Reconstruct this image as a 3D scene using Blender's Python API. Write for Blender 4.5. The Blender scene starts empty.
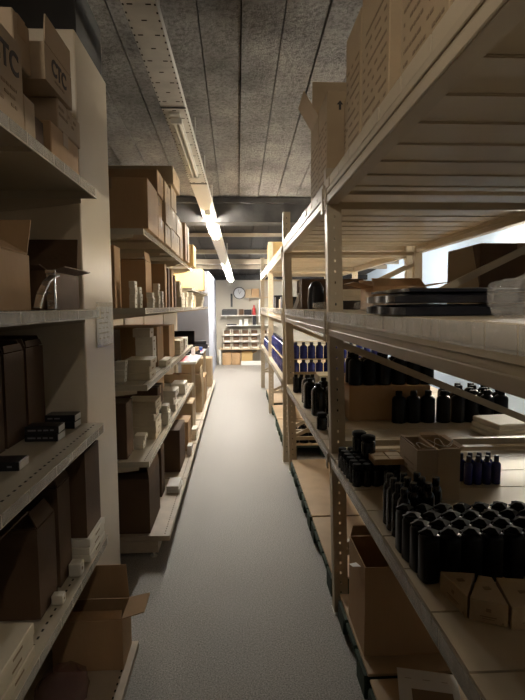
import bpy, bmesh, math, random
from mathutils import Vector, Matrix
random.seed(7)
S = bpy.context.scene
COL = S.collection
PI = math.pi

# ------------------------------------------------------------------ camera maths
F, CX, CY, EYE = 505.0, 262.5, 350.0, 1.5
def cam_axes(vx=237.0, vy=306.0, roll=-0.3):
    r = math.radians(roll); c, s = math.cos(r), math.sin(r)
    dx, dy = vx-CX, vy-CY
    ux, uy = c*dx+s*dy, -s*dx+c*dy
    p = math.atan2(-uy, F); a = math.atan2(-ux*math.cos(p), F)
    f = Vector((math.sin(a)*math.cos(p), math.cos(a)*math.cos(p), -math.sin(p)))
    rt = Vector((math.cos(a), -math.sin(a), 0)); up = rt.cross(f)
    return (c*rt+s*up, -s*rt+c*up, f)
RX, RU, RF = cam_axes()
def at(px, py, X=None, Y=None, Z=None):
    d = RX*((px-CX)/F) + RU*(-(py-CY)/F) + RF
    t = X/d.x if X is not None else Y/d.y if Y is not None else (Z-EYE)/d.z
    return Vector((d.x*t, d.y*t, EYE+d.z*t))
cd = bpy.data.cameras.new('camera'); cam = bpy.data.objects.new('camera', cd); COL.objects.link(cam)
m = Matrix((RX, RU, -RF)).transposed().to_4x4(); m.translation = (0, 0, EYE)
cam.matrix_world = m
cd.sensor_fit = 'HORIZONTAL'; cd.sensor_width = 36; cd.lens = 36*F/525; cd.clip_start = .02
S.camera = cam

# ------------------------------------------------------------------ materials
def mat(name, col, rough=.6, metal=0, noise=0, scale=8, bump=0, bscale=60, stretch=None, coat=0, trans=0, spec=None):
    """procedural surface: base colour with soft own-colour variation and bump"""
    M = bpy.data.materials.new(name); M.use_nodes = True
    N, L = M.node_tree.nodes, M.node_tree.links
    b = N['Principled BSDF']
    b.inputs['Roughness'].default_value = rough; b.inputs['Metallic'].default_value = metal
    if spec is not None: b.inputs['Specular IOR Level'].default_value = spec
    if coat: b.inputs['Coat Weight'].default_value = coat; b.inputs['Coat Roughness'].default_value = .1
    if trans: b.inputs['Transmission Weight'].default_value = trans
    tc = N.new('ShaderNodeTexCoord'); mp = N.new('ShaderNodeMapping'); L.new(tc.outputs['Object'], mp.inputs['Vector'])
    if stretch: mp.inputs['Scale'].default_value = stretch
    if noise:
        n = N.new('ShaderNodeTexNoise'); n.inputs['Scale'].default_value = scale; n.inputs['Detail'].default_value = 5
        L.new(mp.outputs['Vector'], n.inputs['Vector'])
        r = N.new('ShaderNodeValToRGB'); e = r.color_ramp.elements
        e[0].position, e[1].position = .3, .7
        e[0].color = (*[c*(1-noise) for c in col], 1); e[1].color = (*[min(1, c*(1+noise)) for c in col], 1)
        L.new(n.outputs['Fac'], r.inputs['Fac']); L.new(r.outputs['Color'], b.inputs['Base Color'])
    else:
        b.inputs['Base Color'].default_value = (*col, 1)
    if bump:
        n2 = N.new('ShaderNodeTexNoise'); n2.inputs['Scale'].default_value = bscale; n2.inputs['Detail'].default_value = 6
        L.new(mp.outputs['Vector'], n2.inputs['Vector'])
        bp = N.new('ShaderNodeBump'); bp.inputs['Strength'].default_value = bump; bp.inputs['Distance'].default_value = .01
        L.new(n2.outputs['Fac'], bp.inputs['Height']); L.new(bp.outputs['Normal'], b.inputs['Normal'])
    return M

def emit(name, col, strength):
    M = bpy.data.materials.new(name); M.use_nodes = True
    b = M.node_tree.nodes['Principled BSDF']
    b.inputs['Base Color'].default_value = (.9, .9, .9, 1)
    b.inputs['Emission Color'].default_value = (*col, 1); b.inputs['Emission Strength'].default_value = strength
    return M

def film(name, tint, alpha, rough=.15, bump=.8, bscale=25):
    M = bpy.data.materials.new(name); M.use_nodes = True
    N, L = M.node_tree.nodes, M.node_tree.links
    out = N['Material Output']; b = N['Principled BSDF']
    b.inputs['Base Color'].default_value = (*tint, 1); b.inputs['Roughness'].default_value = rough
    b.inputs['Specular IOR Level'].default_value = .8
    t = N.new('ShaderNodeBsdfTransparent'); mx = N.new('ShaderNodeMixShader')
    tc = N.new('ShaderNodeTexCoord'); n = N.new('ShaderNodeTexNoise'); n.inputs['Scale'].default_value = bscale
    n.inputs['Detail'].default_value = 4; n.inputs['Distortion'].default_value = 1.5
    L.new(tc.outputs['Object'], n.inputs['Vector'])
    bp = N.new('ShaderNodeBump'); bp.inputs['Strength'].default_value = bump; bp.inputs['Distance'].default_value = .02
    L.new(n.outputs['Fac'], bp.inputs['Height']); L.new(bp.outputs['Normal'], b.inputs['Normal'])
    mx.inputs['Fac'].default_value = alpha
    L.new(t.outputs[0], mx.inputs[1]); L.new(b.outputs[0], mx.inputs[2]); L.new(mx.outputs[0], out.inputs['Surface'])
    return M

M = {}
M['card'] = mat('cardboard', (.44, .28, .145), .75, noise=.10, scale=5, bump=.08, bscale=90, stretch=(1, 1, .25))
M['card_light'] = mat('light kraft cardboard', (.47, .35, .215), .75, noise=.08, scale=5, bump=.06, bscale=90)
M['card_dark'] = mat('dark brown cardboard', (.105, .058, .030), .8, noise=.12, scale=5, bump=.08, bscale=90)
M['card_yellow'] = mat('yellowish cardboard', (.52, .36, .15), .7, noise=.06, scale=5)
M['card_pale'] = mat('pale greyish kraft', (.40, .30, .20), .75, noise=.08, scale=6, bump=.05, bscale=80)
M['tape'] = mat('brown packing tape', (.34, .23, .13), .5)
M['ink'] = mat('dark grey print', (.055, .045, .04), .7)
M['ink_soft'] = mat('faint brown print', (.27, .19, .115), .8)
M['ink_pale'] = mat('pale print on black', (.22, .22, .24), .6)
M['cream'] = mat('cream enamelled steel', (.56, .475, .36), .38, noise=.03, scale=3)
M['cream_panel'] = mat('cream painted casing', (.76, .67, .53), .27, noise=.03, scale=2, bump=.03, bscale=6)
M['shelf_metal'] = mat('grey cream shelf steel', (.50, .45, .36), .32, noise=.05, scale=4)
M['base_metal'] = mat('worn cream plinth steel', (.50, .42, .32), .5, noise=.12, scale=9)
M['rack'] = mat('cream racking paint', (.47, .39, .275), .42, noise=.05, scale=5)
M['plank'] = mat('cream coated steel plank', (.52, .435, .31), .42, noise=.05, scale=5)
M['slot'] = mat('dark slot', (.03, .025, .02), .9)
M['hole_rim'] = mat('bright punched hole rim', (.75, .72, .66), .4)
M['white_card'] = mat('white product carton', (.74, .70, .61), .55, noise=.05, scale=8)
M['offwhite_card'] = mat('cream product carton', (.60, .53, .40), .6, noise=.08, scale=7)
M['paper'] = mat('white paper', (.80, .79, .76), .7, noise=.03, scale=10)
M['pink_paper'] = mat('pink paper', (.85, .28, .33), .7)
M['black_gloss'] = mat('black glossy bottle', (.004, .004, .006), .14, spec=.5)
M['black_semi'] = mat('black satin bottle', (.004, .004, .005), .36, spec=.2)
M['black_cap'] = mat('matt black cap', (.008, .008, .009), .65, spec=.12)
M['blue_glass'] = mat('dark cobalt bottle', (.012, .018, .15), .14, coat=.5)
M['blue_cap'] = mat('blue black cap', (.012, .014, .04), .35)
M['black_card'] = mat('black product carton', (.010, .010, .013), .35)
M['black_plastic'] = mat('black plastic', (.015, .015, .017), .4)
M['bag_black'] = mat('black polythene', (.010, .010, .014), .34, bump=.5, bscale=14, spec=.3)
M['silver'] = mat('crinkled silver foil', (.70, .70, .72), .22, metal=.9, bump=1, bscale=30)
M['galv'] = mat('galvanised tray steel', (.68, .67, .63), .42, metal=.2, noise=.12, scale=10)
M['white_metal'] = mat('white enamelled trunking', (.72, .71, .66), .35, noise=.03)
M['tube_off'] = mat('unlit fluorescent tube', (.85, .82, .72), .25)
M['tube_on'] = emit('lit fluorescent tube', (1.0, .93, .82), 66)
M['tube_dim'] = emit('dim fluorescent tube', (1.0, .89, .74), 54)
M['tube_rear_fill'] = emit('added rear fill tube', (1.0, .87, .70), 11)  # for the fill lamp added behind the camera
M['tube_wall_fill'] = emit('added warm wall fill tube', (1.0, .87, .67), 88)  # for the fill lamps added on the right wall
M['tube_cool'] = emit('cool fluorescent tube', (1.0, .97, .92), 16)
M['pallet'] = mat('dark green pallet wood', (.018, .040, .022), .8, noise=.3, scale=12, bump=.2)
M['board'] = mat('pale hardboard', (.46, .33, .20), .6, noise=.14, scale=4, bump=.05)
M['wood'] = mat('pale timber', (.55, .42, .26), .6, noise=.15, scale=4, stretch=(1, 8, 8))
M['wall_white'] = mat('white wall paint', (.52, .48, .40), .8, noise=.03, scale=2)
M['wall_blue'] = mat('pale blue wall', (.50, .61, .74), .75, noise=.03, scale=2)  # even pale blue across the whole right wall
M['wall_lilac'] = mat('pale lilac wall paint', (.40, .42, .50), .8, noise=.03, scale=2)
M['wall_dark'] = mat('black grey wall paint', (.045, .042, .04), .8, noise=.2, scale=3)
M['beam_dark'] = mat('dark steel beam', (.035, .033, .032), .7, noise=.5, scale=6, bump=.4, bscale=12)
M['beam_pale'] = mat('pale painted beam', (.34, .29, .22), .7, noise=.08)
M['bin'] = mat('grey white picking bin', (.60, .55, .46), .5)
M['red'] = mat('red plastic', (.5, .03, .03), .4)
M['blue'] = mat('blue plastic', (.05, .12, .45), .4)
M['clock_face'] = mat('white clock face', (.70, .72, .75), .4)
M['clear'] = film('clear polythene', (.75, .73, .70), .22, rough=.12)
M['clear_strip'] = film('clear label film', (.70, .68, .64), .34, rough=.10, bump=.5, bscale=12)
M['pink_film'] = film('pink printed polythene', (.22, .08, .10), .35)

def floor_mat():
    K = bpy.data.materials.new('speckled grey floor'); K.use_nodes = True
    N, L = K.node_tree.nodes, K.node_tree.links; b = N['Principled BSDF']
    tc = N.new('ShaderNodeTexCoord')
    n = N.new('ShaderNodeTexNoise'); n.inputs['Scale'].default_value = 150; n.inputs['Detail'].default_value = 9; n.inputs['Roughness'].default_value = .8
    L.new(tc.outputs['Object'], n.inputs['Vector'])
    r = N.new('ShaderNodeValToRGB'); e = r.color_ramp.elements
    e[0].position, e[1].position = .40, .62
    e[0].color = (.11, .102, .094, 1); e[1].color = (.46, .435, .405, 1)
    L.new(n.outputs['Fac'], r.inputs['Fac'])
    n2 = N.new('ShaderNodeTexNoise'); n2.inputs['Scale'].default_value = 1.6; n2.inputs['Detail'].default_value = 5
    L.new(tc.outputs['Object'], n2.inputs['Vector'])
    r2 = N.new('ShaderNodeValToRGB'); r2.color_ramp.elements[0].color = (.84, .83, .82, 1); r2.color_ramp.elements[1].color = (1, 1, 1, 1)
    L.new(n2.outputs['Fac'], r2.inputs['Fac'])
    mx = N.new('ShaderNodeMix'); mx.data_type = 'RGBA'; mx.blend_type = 'MULTIPLY'; mx.inputs[0].default_value = 1
    L.new(r.outputs['Color'], mx.inputs[6]); L.new(r2.outputs['Color'], mx.inputs[7]); L.new(mx.outputs[2], b.inputs['Base Color'])
    b.inputs['Roughness'].default_value = .5
    bp = N.new('ShaderNodeBump'); bp.inputs['Strength'].default_value = .5; bp.inputs['Distance'].default_value = .006
    L.new(n.outputs['Fac'], bp.inputs['Height']); L.new(bp.outputs['Normal'], b.inputs['Normal'])
    return K
M['floor'] = floor_mat()

def ceiling_mat():
    K = bpy.data.materials.new('rough board-marked concrete'); K.use_nodes = True
    N, L = K.node_tree.nodes, K.node_tree.links; b = N['Principled BSDF']
    tc = N.new('ShaderNodeTexCoord')
    def noise(sc, det, vec=None, rough=.6):
        n = N.new('ShaderNodeTexNoise'); n.inputs['Scale'].default_value = sc; n.inputs['Detail'].default_value = det
        n.inputs['Roughness'].default_value = rough
        L.new(vec or tc.outputs['Object'], n.inputs['Vector']); return n
    a = noise(2.2, 6); c = noise(38, 6, rough=.75)
    ra = N.new('ShaderNodeValToRGB'); e = ra.color_ramp.elements
    e[0].position, e[1].position = .3, .72
    e[0].color = (.20, .192, .188, 1); e[1].color = (.52, .50, .485, 1)
    L.new(a.outputs['Fac'], ra.inputs['Fac'])
    rc = N.new('ShaderNodeValToRGB'); e = rc.color_ramp.elements
    e[0].position, e[1].position = .38, .55; e[0].color = (.42, .41, .40, 1); e[1].color = (1, 1, 1, 1)
    L.new(c.outputs['Fac'], rc.inputs['Fac'])
    mx = N.new('ShaderNodeMix'); mx.data_type = 'RGBA'; mx.blend_type = 'MULTIPLY'; mx.inputs[0].default_value = .8
    L.new(ra.outputs['Color'], mx.inputs[6]); L.new(rc.outputs['Color'], mx.inputs[7]); L.new(mx.outputs[2], b.inputs['Base Color'])
    b.inputs['Roughness'].default_value = .9
    bp = N.new('ShaderNodeBump'); bp.inputs['Strength'].default_value = 1.0; bp.inputs['Distance'].default_value = .02
    L.new(c.outputs['Fac'], bp.inputs['Height']); L.new(bp.outputs['Normal'], b.inputs['Normal'])
    return K
M['ceiling'] = ceiling_mat()

# ------------------------------------------------------------------ mesh building
class MB:
    def __init__(s): s.v, s.f = [], []
    def add(s, vs, fs, T=None):
        k = len(s.v)
        s.v += [tuple(T @ Vector(p)) if T else tuple(p) for p in vs]
        s.f += [tuple(k+i for i in f) for f in fs]; return s
    def box(s, x0, x1, y0, y1, z0, z1, T=None):
        return s.add([(x, y, z) for z in (z0, z1) for y in (y0, y1) for x in (x0, x1)],
                     [(0, 2, 3, 1), (4, 5, 7, 6), (0, 1, 5, 4), (2, 6, 7, 3), (0, 4, 6, 2), (1, 3, 7, 5)], T)
    def loft(s, prof, n=16, p=2.0, cx=0, cy=0, rot=0, T=None):
        """stack of superellipse rings (z, rx, ry)"""
        vs = []
        for z, rx, ry in prof:
            for i in range(n):
                t = 2*PI*i/n + rot
                c, q = math.cos(2*PI*i/n), math.sin(2*PI*i/n)
                x = rx*math.copysign(abs(c)**(2/p), c); y = ry*math.copysign(abs(q)**(2/p), q)
                cr, sr = math.cos(rot), math.sin(rot)
                vs.append((cx+x*cr-y*sr, cy+x*sr+y*cr, z))
        fs = []
        for k in range(len(prof)-1):
            for i in range(n):
                j = (i+1) % n
                fs.append((k*n+i, k*n+j, k*n+n+j, k*n+n+i))
        fs.append(tuple(reversed(range(n)))); fs.append(tuple((len(prof)-1)*n+i for i in range(n)))
        return s.add(vs, fs, T)
    def bar(s, a, b, w, h, up=(0, 0, 1)):
        a, b = Vector(a), Vector(b); d = (b-a); L = d.length; d.normalize()
        u = Vector(up); r = d.cross(u)
        if r.length < 1e-5: r = d.cross(Vector((1, 0, 0)))
        r.normalize(); u = r.cross(d)
        T = Matrix((r, d, u)).transposed().to_4x4(); T.translation = a
        return s.box(-w/2, w/2, 0, L, -h/2, h/2, T)
    def tube(s, a, b, r, n=8):
        a, b = Vector(a), Vector(b); d = (b-a); L = d.length; d.normalize()
        q = d.to_track_quat('Z', 'Y').to_matrix().to_4x4(); q.translation = a
        return s.loft([(0, r, r), (L, r, r)], n, 2, T=q)
    def prism(s, poly, z0, z1, T=None):
        n = len(poly)
        vs = [(x, y, z0) for x, y in poly]+[(x, y, z1) for x, y in poly]
        fs = [tuple(reversed(range(n))), tuple(range(n, 2*n))]+[(i, (i+1) % n, n+(i+1) % n, n+i) for i in range(n)]
        return s.add(vs, fs, T)
    def build(s, name, m, parent=None, bevel=0, smooth=False, loc=None, rz=0):
        me = bpy.data.meshes.new(name); me.from_pydata(s.v, [], s.f); me.update()
        bm = bmesh.new(); bm.from_mesh(me); bmesh.ops.recalc_face_normals(bm, faces=bm.faces)
        if bevel:
            bmesh.ops.bevel(bm, geom=list(bm.edges), offset=bevel, segments=1, affect='EDGES', clamp_overlap=True)
        bm.to_mesh(me); bm.free()
        if smooth:
            me.polygons.foreach_set('use_smooth', [True]*len(me.polygons)); me.set_sharp_from_angle(angle=math.radians(42))
        me.materials.append(M[m] if isinstance(m, str) else m)
        o = bpy.data.objects.new(name, me); COL.objects.link(o)
        if parent: o.parent = parent
        if loc: o.location = loc
        if rz: o.rotation_euler.z = rz
        return o

def tag(o, label=None, cat=None, group=None, kind=None):
    if label: o['label'] = label
    if cat: o['category'] = cat
    if group: o['group'] = group
    if kind: o['kind'] = kind
    return o
def thing(name, label, cat, loc=(0, 0, 0), rz=0, group=None):
    o = bpy.data.objects.new(name, None); o.empty_display_size = .05; COL.objects.link(o)
    o.location = loc; o.rotation_euler = (0, 0, rz)
    return tag(o, label, cat, group)
def struct(o, label=None): return tag(o, label, kind='structure')
def copy_tree(o, parent=None):
    c = o.copy(); COL.objects.link(c)
    if parent: c.parent = parent
    for ch in list(o.children): copy_tree(ch, c)
    return c
ORD = 'zeroth first second third fourth fifth sixth seventh eighth ninth tenth eleventh twelfth thirteenth fourteenth fifteenth sixteenth seventeenth eighteenth nineteenth twentieth twenty-first twenty-second twenty-third twenty-fourth'.split()

def text_mesh(txt, size, name, m, parent, T, bold=.0):
    """raised print: letters as a thin mesh lying on a face"""
    cu = bpy.data.curves.new('t', 'FONT'); cu.body = txt; cu.size = size; cu.extrude = .0006; cu.offset = bold
    cu.align_x = 'CENTER'; cu.align_y = 'CENTER'
    to = bpy.data.objects.new('t', cu); COL.objects.link(to)
    dg = bpy.context.evaluated_depsgraph_get(); me = bpy.data.meshes.new_from_object(to.evaluated_get(dg))
    bpy.data.objects.remove(to); bpy.data.curves.remove(cu)
    me.transform(T); me.name = name; me.materials.clear(); me.materials.append(M[m])
    o = bpy.data.objects.new(name, me); COL.objects.link(o); o.parent = parent
    return o
def face_T(pos, face):
    """text plane on a side of a box: right (+x), left (-x), front (-y)"""
    rot = {'right': Matrix(((0, 0, 1), (1, 0, 0), (0, 1, 0))), 'left': Matrix(((0, 0, -1), (-1, 0, 0), (0, 1, 0))),
           'front': Matrix(((1, 0, 0), (0, 0, -1), (0, 1, 0)))}[face].to_4x4()
    rot.translation = pos; return rot
def print_lines(mb, face, c, w, rows, pitch, h, seed=0):
    """rows of broken print marks, c = (u, v) of the first row's left end on the face plane at d"""
    rr = random.Random(seed); u0, v0, d = c
    for k in range(rows):
        u = u0
        while u < u0+w:
            L = min(rr.uniform(.012, .03), u0+w-u)
            v = v0-k*pitch
            if face in ('left', 'right'): mb.box(d-.0007, d+.0007, u, u+L, v, v+h)
            else: mb.box(u, u+L, d-.0007, d+.0007, v, v+h)
            u += L+(.006 if rr.random() < .7 else .04)
    return mb

# ------------------------------------------------------------------ cartons
def carton(name, label, x0, x1, y0, y1, z0, h, m='card', flaps=None, tape='y', group=None, rz=0, cat='box', lines=None, letters=None, arrow=None):
    """cardboard box. flaps: {side: degrees above horizontal} means the top is open. side l r n(ear) f(ar)."""
    sx, sy = x1-x0, y1-y0
    r = thing(name, label, cat, ((x0+x1)/2, (y0+y1)/2, z0), rz, group)
    a, b, t = sx/2, sy/2, .004
    if flaps:
        q = MB(); q.box(-a, a, -b, b, 0, t)
        q.box(-a, -a+t, -b, b, t, h); q.box(a-t, a, -b, b, t, h); q.box(-a+t, a-t, -b, -b+t, t, h); q.box(-a+t, a-t, b-t, b, t, h)
        q.build('body', m, r)
        for s_, v in flaps.items():
            g, L = v if isinstance(v, tuple) else (v, None)
            g = math.radians(g); c, s = math.cos(g), math.sin(g)
            if s_ in 'lr':
                L = L or sx*.48; sg = -1 if s_ == 'l' else 1
                T = Matrix(((sg*c, 0, -sg*s, sg*(a-t/2)), (0, 1, 0, 0), (s, 0, c, h+.003), (0, 0, 0, 1)))
                MB().prism([(0, -b+.004), (L, -b+.012), (L, b-.012), (0, b-.004)], -t/2, t/2, T).build('flap', m, r)
            else:
                L = L or sy*.48; sg = -1 if s_ == 'n' else 1
                T = Matrix(((1, 0, 0, 0), (0, sg*c, -sg*s, sg*(b-t/2)), (0, s, c, h+.003), (0, 0, 0, 1)))
                MB().prism([(-a+.004, 0), (-a+.012, L), (a-.012, L), (a-.004, 0)], -t/2, t/2, T).build('flap', m, r)
    else:
        MB().box(-a, a, -b, b, 0, h).build('body', m, r, bevel=.003)
        if tape:
            q = MB(); w = .024; e = .0008; d = min(.06, h*.4)
            if tape == 'y':
                q.box(-w, w, -b-e, b+e, h-.001, h+e); q.box(-w, w, -b-e, -b+.001, h-d, h); q.box(-w, w, b-.001, b+e, h-d, h)
            else:
                q.box(-a-e, a+e, -w, w, h-.001, h+e); q.box(-a-e, -a+.001, -w, w, h-d, h); q.box(a-.001, a+e, -w, w, h-d, h)
            q.build('packing_tape', 'tape', r)
    if lines:
        q = MB()
        for k, (face, u, v, w, rows, pitch, hh) in enumerate(lines):
            d = {'right': a+.0006, 'left': -a-.0006, 'front': -b-.0006}[face]
            print_lines(q, face, (u, v, d), w, rows, pitch, hh, seed=len(label)+k)
        q.build('printed_lettering', 'ink_soft', r)
    if letters:
        for face, u, v, size, txt in letters:
            pos = {'right': (a+.0006, u, v), 'left': (-a-.0006, u, v), 'front': (u, -b-.0006, v)}[face]
            text_mesh(txt, size, 'printed_lettering', 'ink', r, face_T(pos, face), bold=.002)
    if arrow:
        q = MB()
        for face, u, v, sz in arrow:
            pos = {'right': (a+.0006, u, v), 'left': (-a-.0006, u, v), 'front': (u, -b-.0006, v)}[face]
            q.prism([(-.12*sz, -.4*sz), (.12*sz, -.4*sz), (.12*sz, .1*sz), (.32*sz, .1*sz), (0, .5*sz), (-.32*sz, .1*sz), (-.12*sz, .1*sz)], -.0005, .0005, face_T(pos, face))
        q.build('arrow_mark', 'ink', r)
    return r

def pack(name, label, x0, x1, y0, y1, z0, h, m='white_card', rz=0, cat='box', group=None):
    """small closed product carton with a lid seam"""
    r = thing(name, label, cat, ((x0+x1)/2, (y0+y1)/2, z0), rz, group)
    a, b = (x1-x0)/2, (y1-y0)/2
    MB().box(-a, a, -b, b, 0, h).build('body', m, r, bevel=min(.002, h*.1))
    MB().box(a-.0005, a+.0006, -b*.3, b*.25, h*.4, h*.6).build('end_label', 'ink_soft' if m != 'black_card' else 'paper', r)
    return r

def pile(what, place, x0, x1, y0, y1, z0, hs, m='white_card', jit=.012, group=None, name='product_box'):
    """a pile of flat boxes: each one its own thing"""
    z = z0
    n = len(hs)
    for k, h in enumerate(hs):
        dx, dy = random.uniform(-jit, jit), random.uniform(-jit, jit)
        pos = 'alone' if n == 1 else 'lowest' if k == 0 else 'topmost' if k == n-1 else ORD[k+1]+' up'
        pack(name, f'{what}, {pos} {place}', x0+dx, x1+dx, y0+dy, y1+dy, z+.0006, h-.0006, m, group=group)
        z += h

# ------------------------------------------------------------------ bottles and jars
def bottle_proto(name, r, h, body='black_gloss', cap='black_cap', p=2.0, neck=.45, caph=.2, shoulder=.16, n=16, lab=None, captop=None):
    root = thing(name, None, 'bottle')
    hb = h*(1-caph)
    s0 = hb*(1-shoulder)
    MB().loft([(0, r*.9, r*.9), (h*.02, r, r), (s0, r, r), (s0+(hb-s0)*.45, r*.93, r*.93), (s0+(hb-s0)*.8, r*.72, r*.72), (hb, r*neck, r*neck), (hb+.002, r*neck*.9, r*neck*.9)], n, p).build('body', body, root, smooth=True)
    c = r*neck*1.18
    if captop == 'pyramid':
        MB().loft([(hb, c*.95, c*.95), (hb+.004, c, c), (hb+(h-hb)*.45, c, c), (h, c*.35, c*.35)], 4, 2, rot=0).build('cap', cap, root)
    else:
        MB().loft([(hb, c*.95, c*.95), (hb+.003, c, c), (h-.003, c, c), (h, c*.85, c*.85)], 12, 2).build('cap', cap, root, smooth=True)
    if lab:
        MB().loft([(h*.12, r*1.006, r*1.006), (hb*.62, r*1.006, r*1.006)], n, p).build('label', lab, root, smooth=True)
    return root
USED = set()
def put(proto, x, y, z, label, group, rz=None, cat=None):
    if proto.name in USED: o = copy_tree(proto)
    else: o = proto; USED.add(proto.name)
    o.location = (x, y, z); o.rotation_euler.z = random.uniform(0, 6.28) if rz is None else rz
    tag(o, label, cat, group); return o

# ================================================================== THE SETTING
ca, cb = 3.17, .065                       # ceiling height = ca - cb*y (it falls towards the far end)
def zc(y): return ca-cb*y
Y0, Y1, XL, XR = -3.2, 13.25, -1.38, 3.4
struct(MB().box(XL-.1, XR+.1, Y0-.1, Y1+.1, -.08, 0).build('floor', 'floor'))
# ceiling: long boards along the aisle with open joints; a darker material beyond the dark beam
def boards(ya_, yb_):
    q = MB(); pitch = .223; off = .04-8*pitch; k = 0
    while off+k*pitch < XR:
        a, b = off+k*pitch, off+(k+1)*pitch-.007
        dz = random.uniform(-.006, .006)
        q.add([(a, ya_, zc(ya_)+dz), (b, ya_, zc(ya_)+dz), (b, yb_, zc(yb_)+dz), (a, yb_, zc(yb_)+dz)]+[(a, ya_, zc(ya_)+.06), (b, ya_, zc(ya_)+.06), (b, yb_, zc(yb_)+.06), (a, yb_, zc(yb_)+.06)],
              [(0, 1, 2, 3), (4, 7, 6, 5), (0, 3, 7, 4), (1, 5, 6, 2), (0, 4, 5, 1), (3, 2, 6, 7)])
        k += 1
    return q
ceil = struct(boards(Y0-.1, 6.2).build('ceiling', 'ceiling'))
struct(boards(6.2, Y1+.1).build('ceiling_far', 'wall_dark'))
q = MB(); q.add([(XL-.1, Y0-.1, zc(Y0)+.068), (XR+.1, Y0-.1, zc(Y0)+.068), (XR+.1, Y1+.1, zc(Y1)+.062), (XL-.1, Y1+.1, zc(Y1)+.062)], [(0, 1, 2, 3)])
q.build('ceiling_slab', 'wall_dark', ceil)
def wall(name, m, x0, x1, y0, y1, top=None, z0=0):
    z = lambda y: (top if top else zc(y)+.05)
    return struct(MB().add([(x0, y0, z0), (x1, y0, z0), (x1, y1, z0), (x0, y1, z0), (x0, y0, z(y0)), (x1, y0, z(y0)), (x1, y1, z(y1)), (x0, y1, z(y1))],
                           [(0, 3, 2, 1), (4, 5, 6, 7), (0, 1, 5, 4), (1, 2, 6, 5), (2, 3, 7, 6), (3, 0, 4, 7)]).build(name, m))
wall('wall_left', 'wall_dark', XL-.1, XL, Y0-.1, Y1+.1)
wall('wall_left_return', 'wall_lilac', XL, -.545, 9.75, Y1, top=2.17)
wall('wall_end', 'wall_white', XL-.1, XR+.1, Y1, Y1+.1)
wall('wall_right', 'wall_blue', XR, XR+.1, Y0-.1, Y1+.1)
wall('wall_behind', 'wall_dark', XL-.1, XR+.1, Y0-.1, Y0)
# dark downstand above the end wall, dark cross beam and the paler joists of the far ceiling
struct(MB().box(XL, XR, Y1-.14, Y1, 2.17, zc(Y1)-.01).build('beam', 'beam_dark'))
struct(MB().box(XL, XR, 6.10, 6.35, 2.49, zc(6.35)-.01).build('beam', 'beam_dark'))
struct(MB().box(XL, XR, 6.02, 6.098, 2.70, zc(6.1)-.012).build('beam', 'beam_dark'))
for y, h, mm in ((8.0, .055, 'beam_pale'), (9.45, .08, 'beam_pale'), (10.55, .11, 'beam_pale'), (11.4, .09, 'beam_pale')):
    struct(MB().box(XL, XR, y, y+.10, zc(y)-.012-h, zc(y+.1)-.012).build('beam', mm))
# boxed-in column between the two left shelving runs, dark column behind it
struct(MB().box(-1.30, -.592, 1.995, 2.45, 0, 2.524).build('column', 'cream_panel', bevel=.004))
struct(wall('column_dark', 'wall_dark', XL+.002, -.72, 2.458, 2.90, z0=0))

# ================================================================== CEILING TRUNKING
def tz(y): return 2.976-.073*y
def tx(y): return -.478+.028*y
def ramp_box(mb, dx0, dx1, y0, y1, z0, z1):
    vs = []
    for y in (y0, y1):
        for z in (z0, z1):
            for dx in (dx0, dx1): vs.append((tx(y)+dx, y, tz(y)+z))
    return mb.add(vs, [(0, 1, 3, 2), (4, 6, 7, 5), (0, 4, 5, 1), (2, 3, 7, 6), (0, 2, 6, 4), (1, 5, 7, 3)])
def tray(mb, y0, y1, w=.075):
    ramp_box(mb, -w, w, y0, y1, 0, .006); ramp_box(mb, -w, -w+.004, y0, y1, .006, .05); ramp_box(mb, w-.004, w, y0, y1, .006, .05)
    return mb
def holes(y0, y1):
    q = MB(); y = y0+.04; k = 0
    while y < y1-.03:
        if k % 2 == 0:
            for dx in ((-.04, .04) if k % 4 else (0,)): ramp_box(q, dx-.012, dx+.012, y, y+.007, -.0015, .001)
        for dx in (-.069, .069): ramp_box(q, dx-.004, dx+.004, y, y+.012, -.0015, .001)
        y += .055; k += 1
    return q
def tube_pair(root, y0, y1, m, lit):
    ramp_box(MB(), -.030, .030, y0-.06, y1+.06, -.014, -.001).build('tube_carrier', 'white_metal', root)
    for dx in (-.016, .016):
        MB().tube((tx(y0)+dx, y0, tz(y0)-.030), (tx(y1)+dx, y1, tz(y1)-.030), .013, 10).build('fluorescent_tube', m, root, smooth=True)
    for y in (y0, y1):
        ramp_box(MB(), -.036, .036, y-.012, y+.012, -.046, -.014).build('tube_holder', 'white_metal', root)
def rods(root, ys):
    for y in ys:
        MB().tube((tx(y)+.066, y, tz(y)+.01), (tx(y)+.066, y, zc(y)-.002), .005, 6).build('hanger_rod', 'galv', root)
t = thing('cable_tray', 'empty perforated steel cable tray, the nearest length of the ceiling trunking', 'cable tray', (0, 0, 0))
tray(MB(), .2, 3.28).build('tray', 'galv', t); holes(.2, 3.28).build('perforation_pattern', 'slot', t, ); rods(t, (1.0, 2.45))
t = thing('strip_light', 'strip light with two unlit tubes, next after the perforated tray', 'light', (0, 0, 0))
tray(MB(), 3.29, 4.79).build('tray', 'white_metal', t); tube_pair(t, 3.42, 4.50, 'tube_off', 0); rods(t, (3.93, 4.72))
for y in (3.285, 4.785): ramp_box(MB(), -.078, .078, y, y+.012, -.006, -.0005).build('joint_strip', 'black_plastic', t)
holes(3.29, 4.79).build('perforation_pattern', 'slot', t)
t = thing('strip_light', 'lit strip light in front of the dark ceiling beam', 'light', (0, 0, 0))
tray(MB(), 4.80, 7.9).build('tray', 'white_metal', t); tube_pair(t, 5.78, 7.08, 'tube_on', 1); rods(t, (5.6,))
t = thing('strip_light', 'lit strip light farthest along the aisle, near the end wall', 'light', (0, 0, 0))
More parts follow.
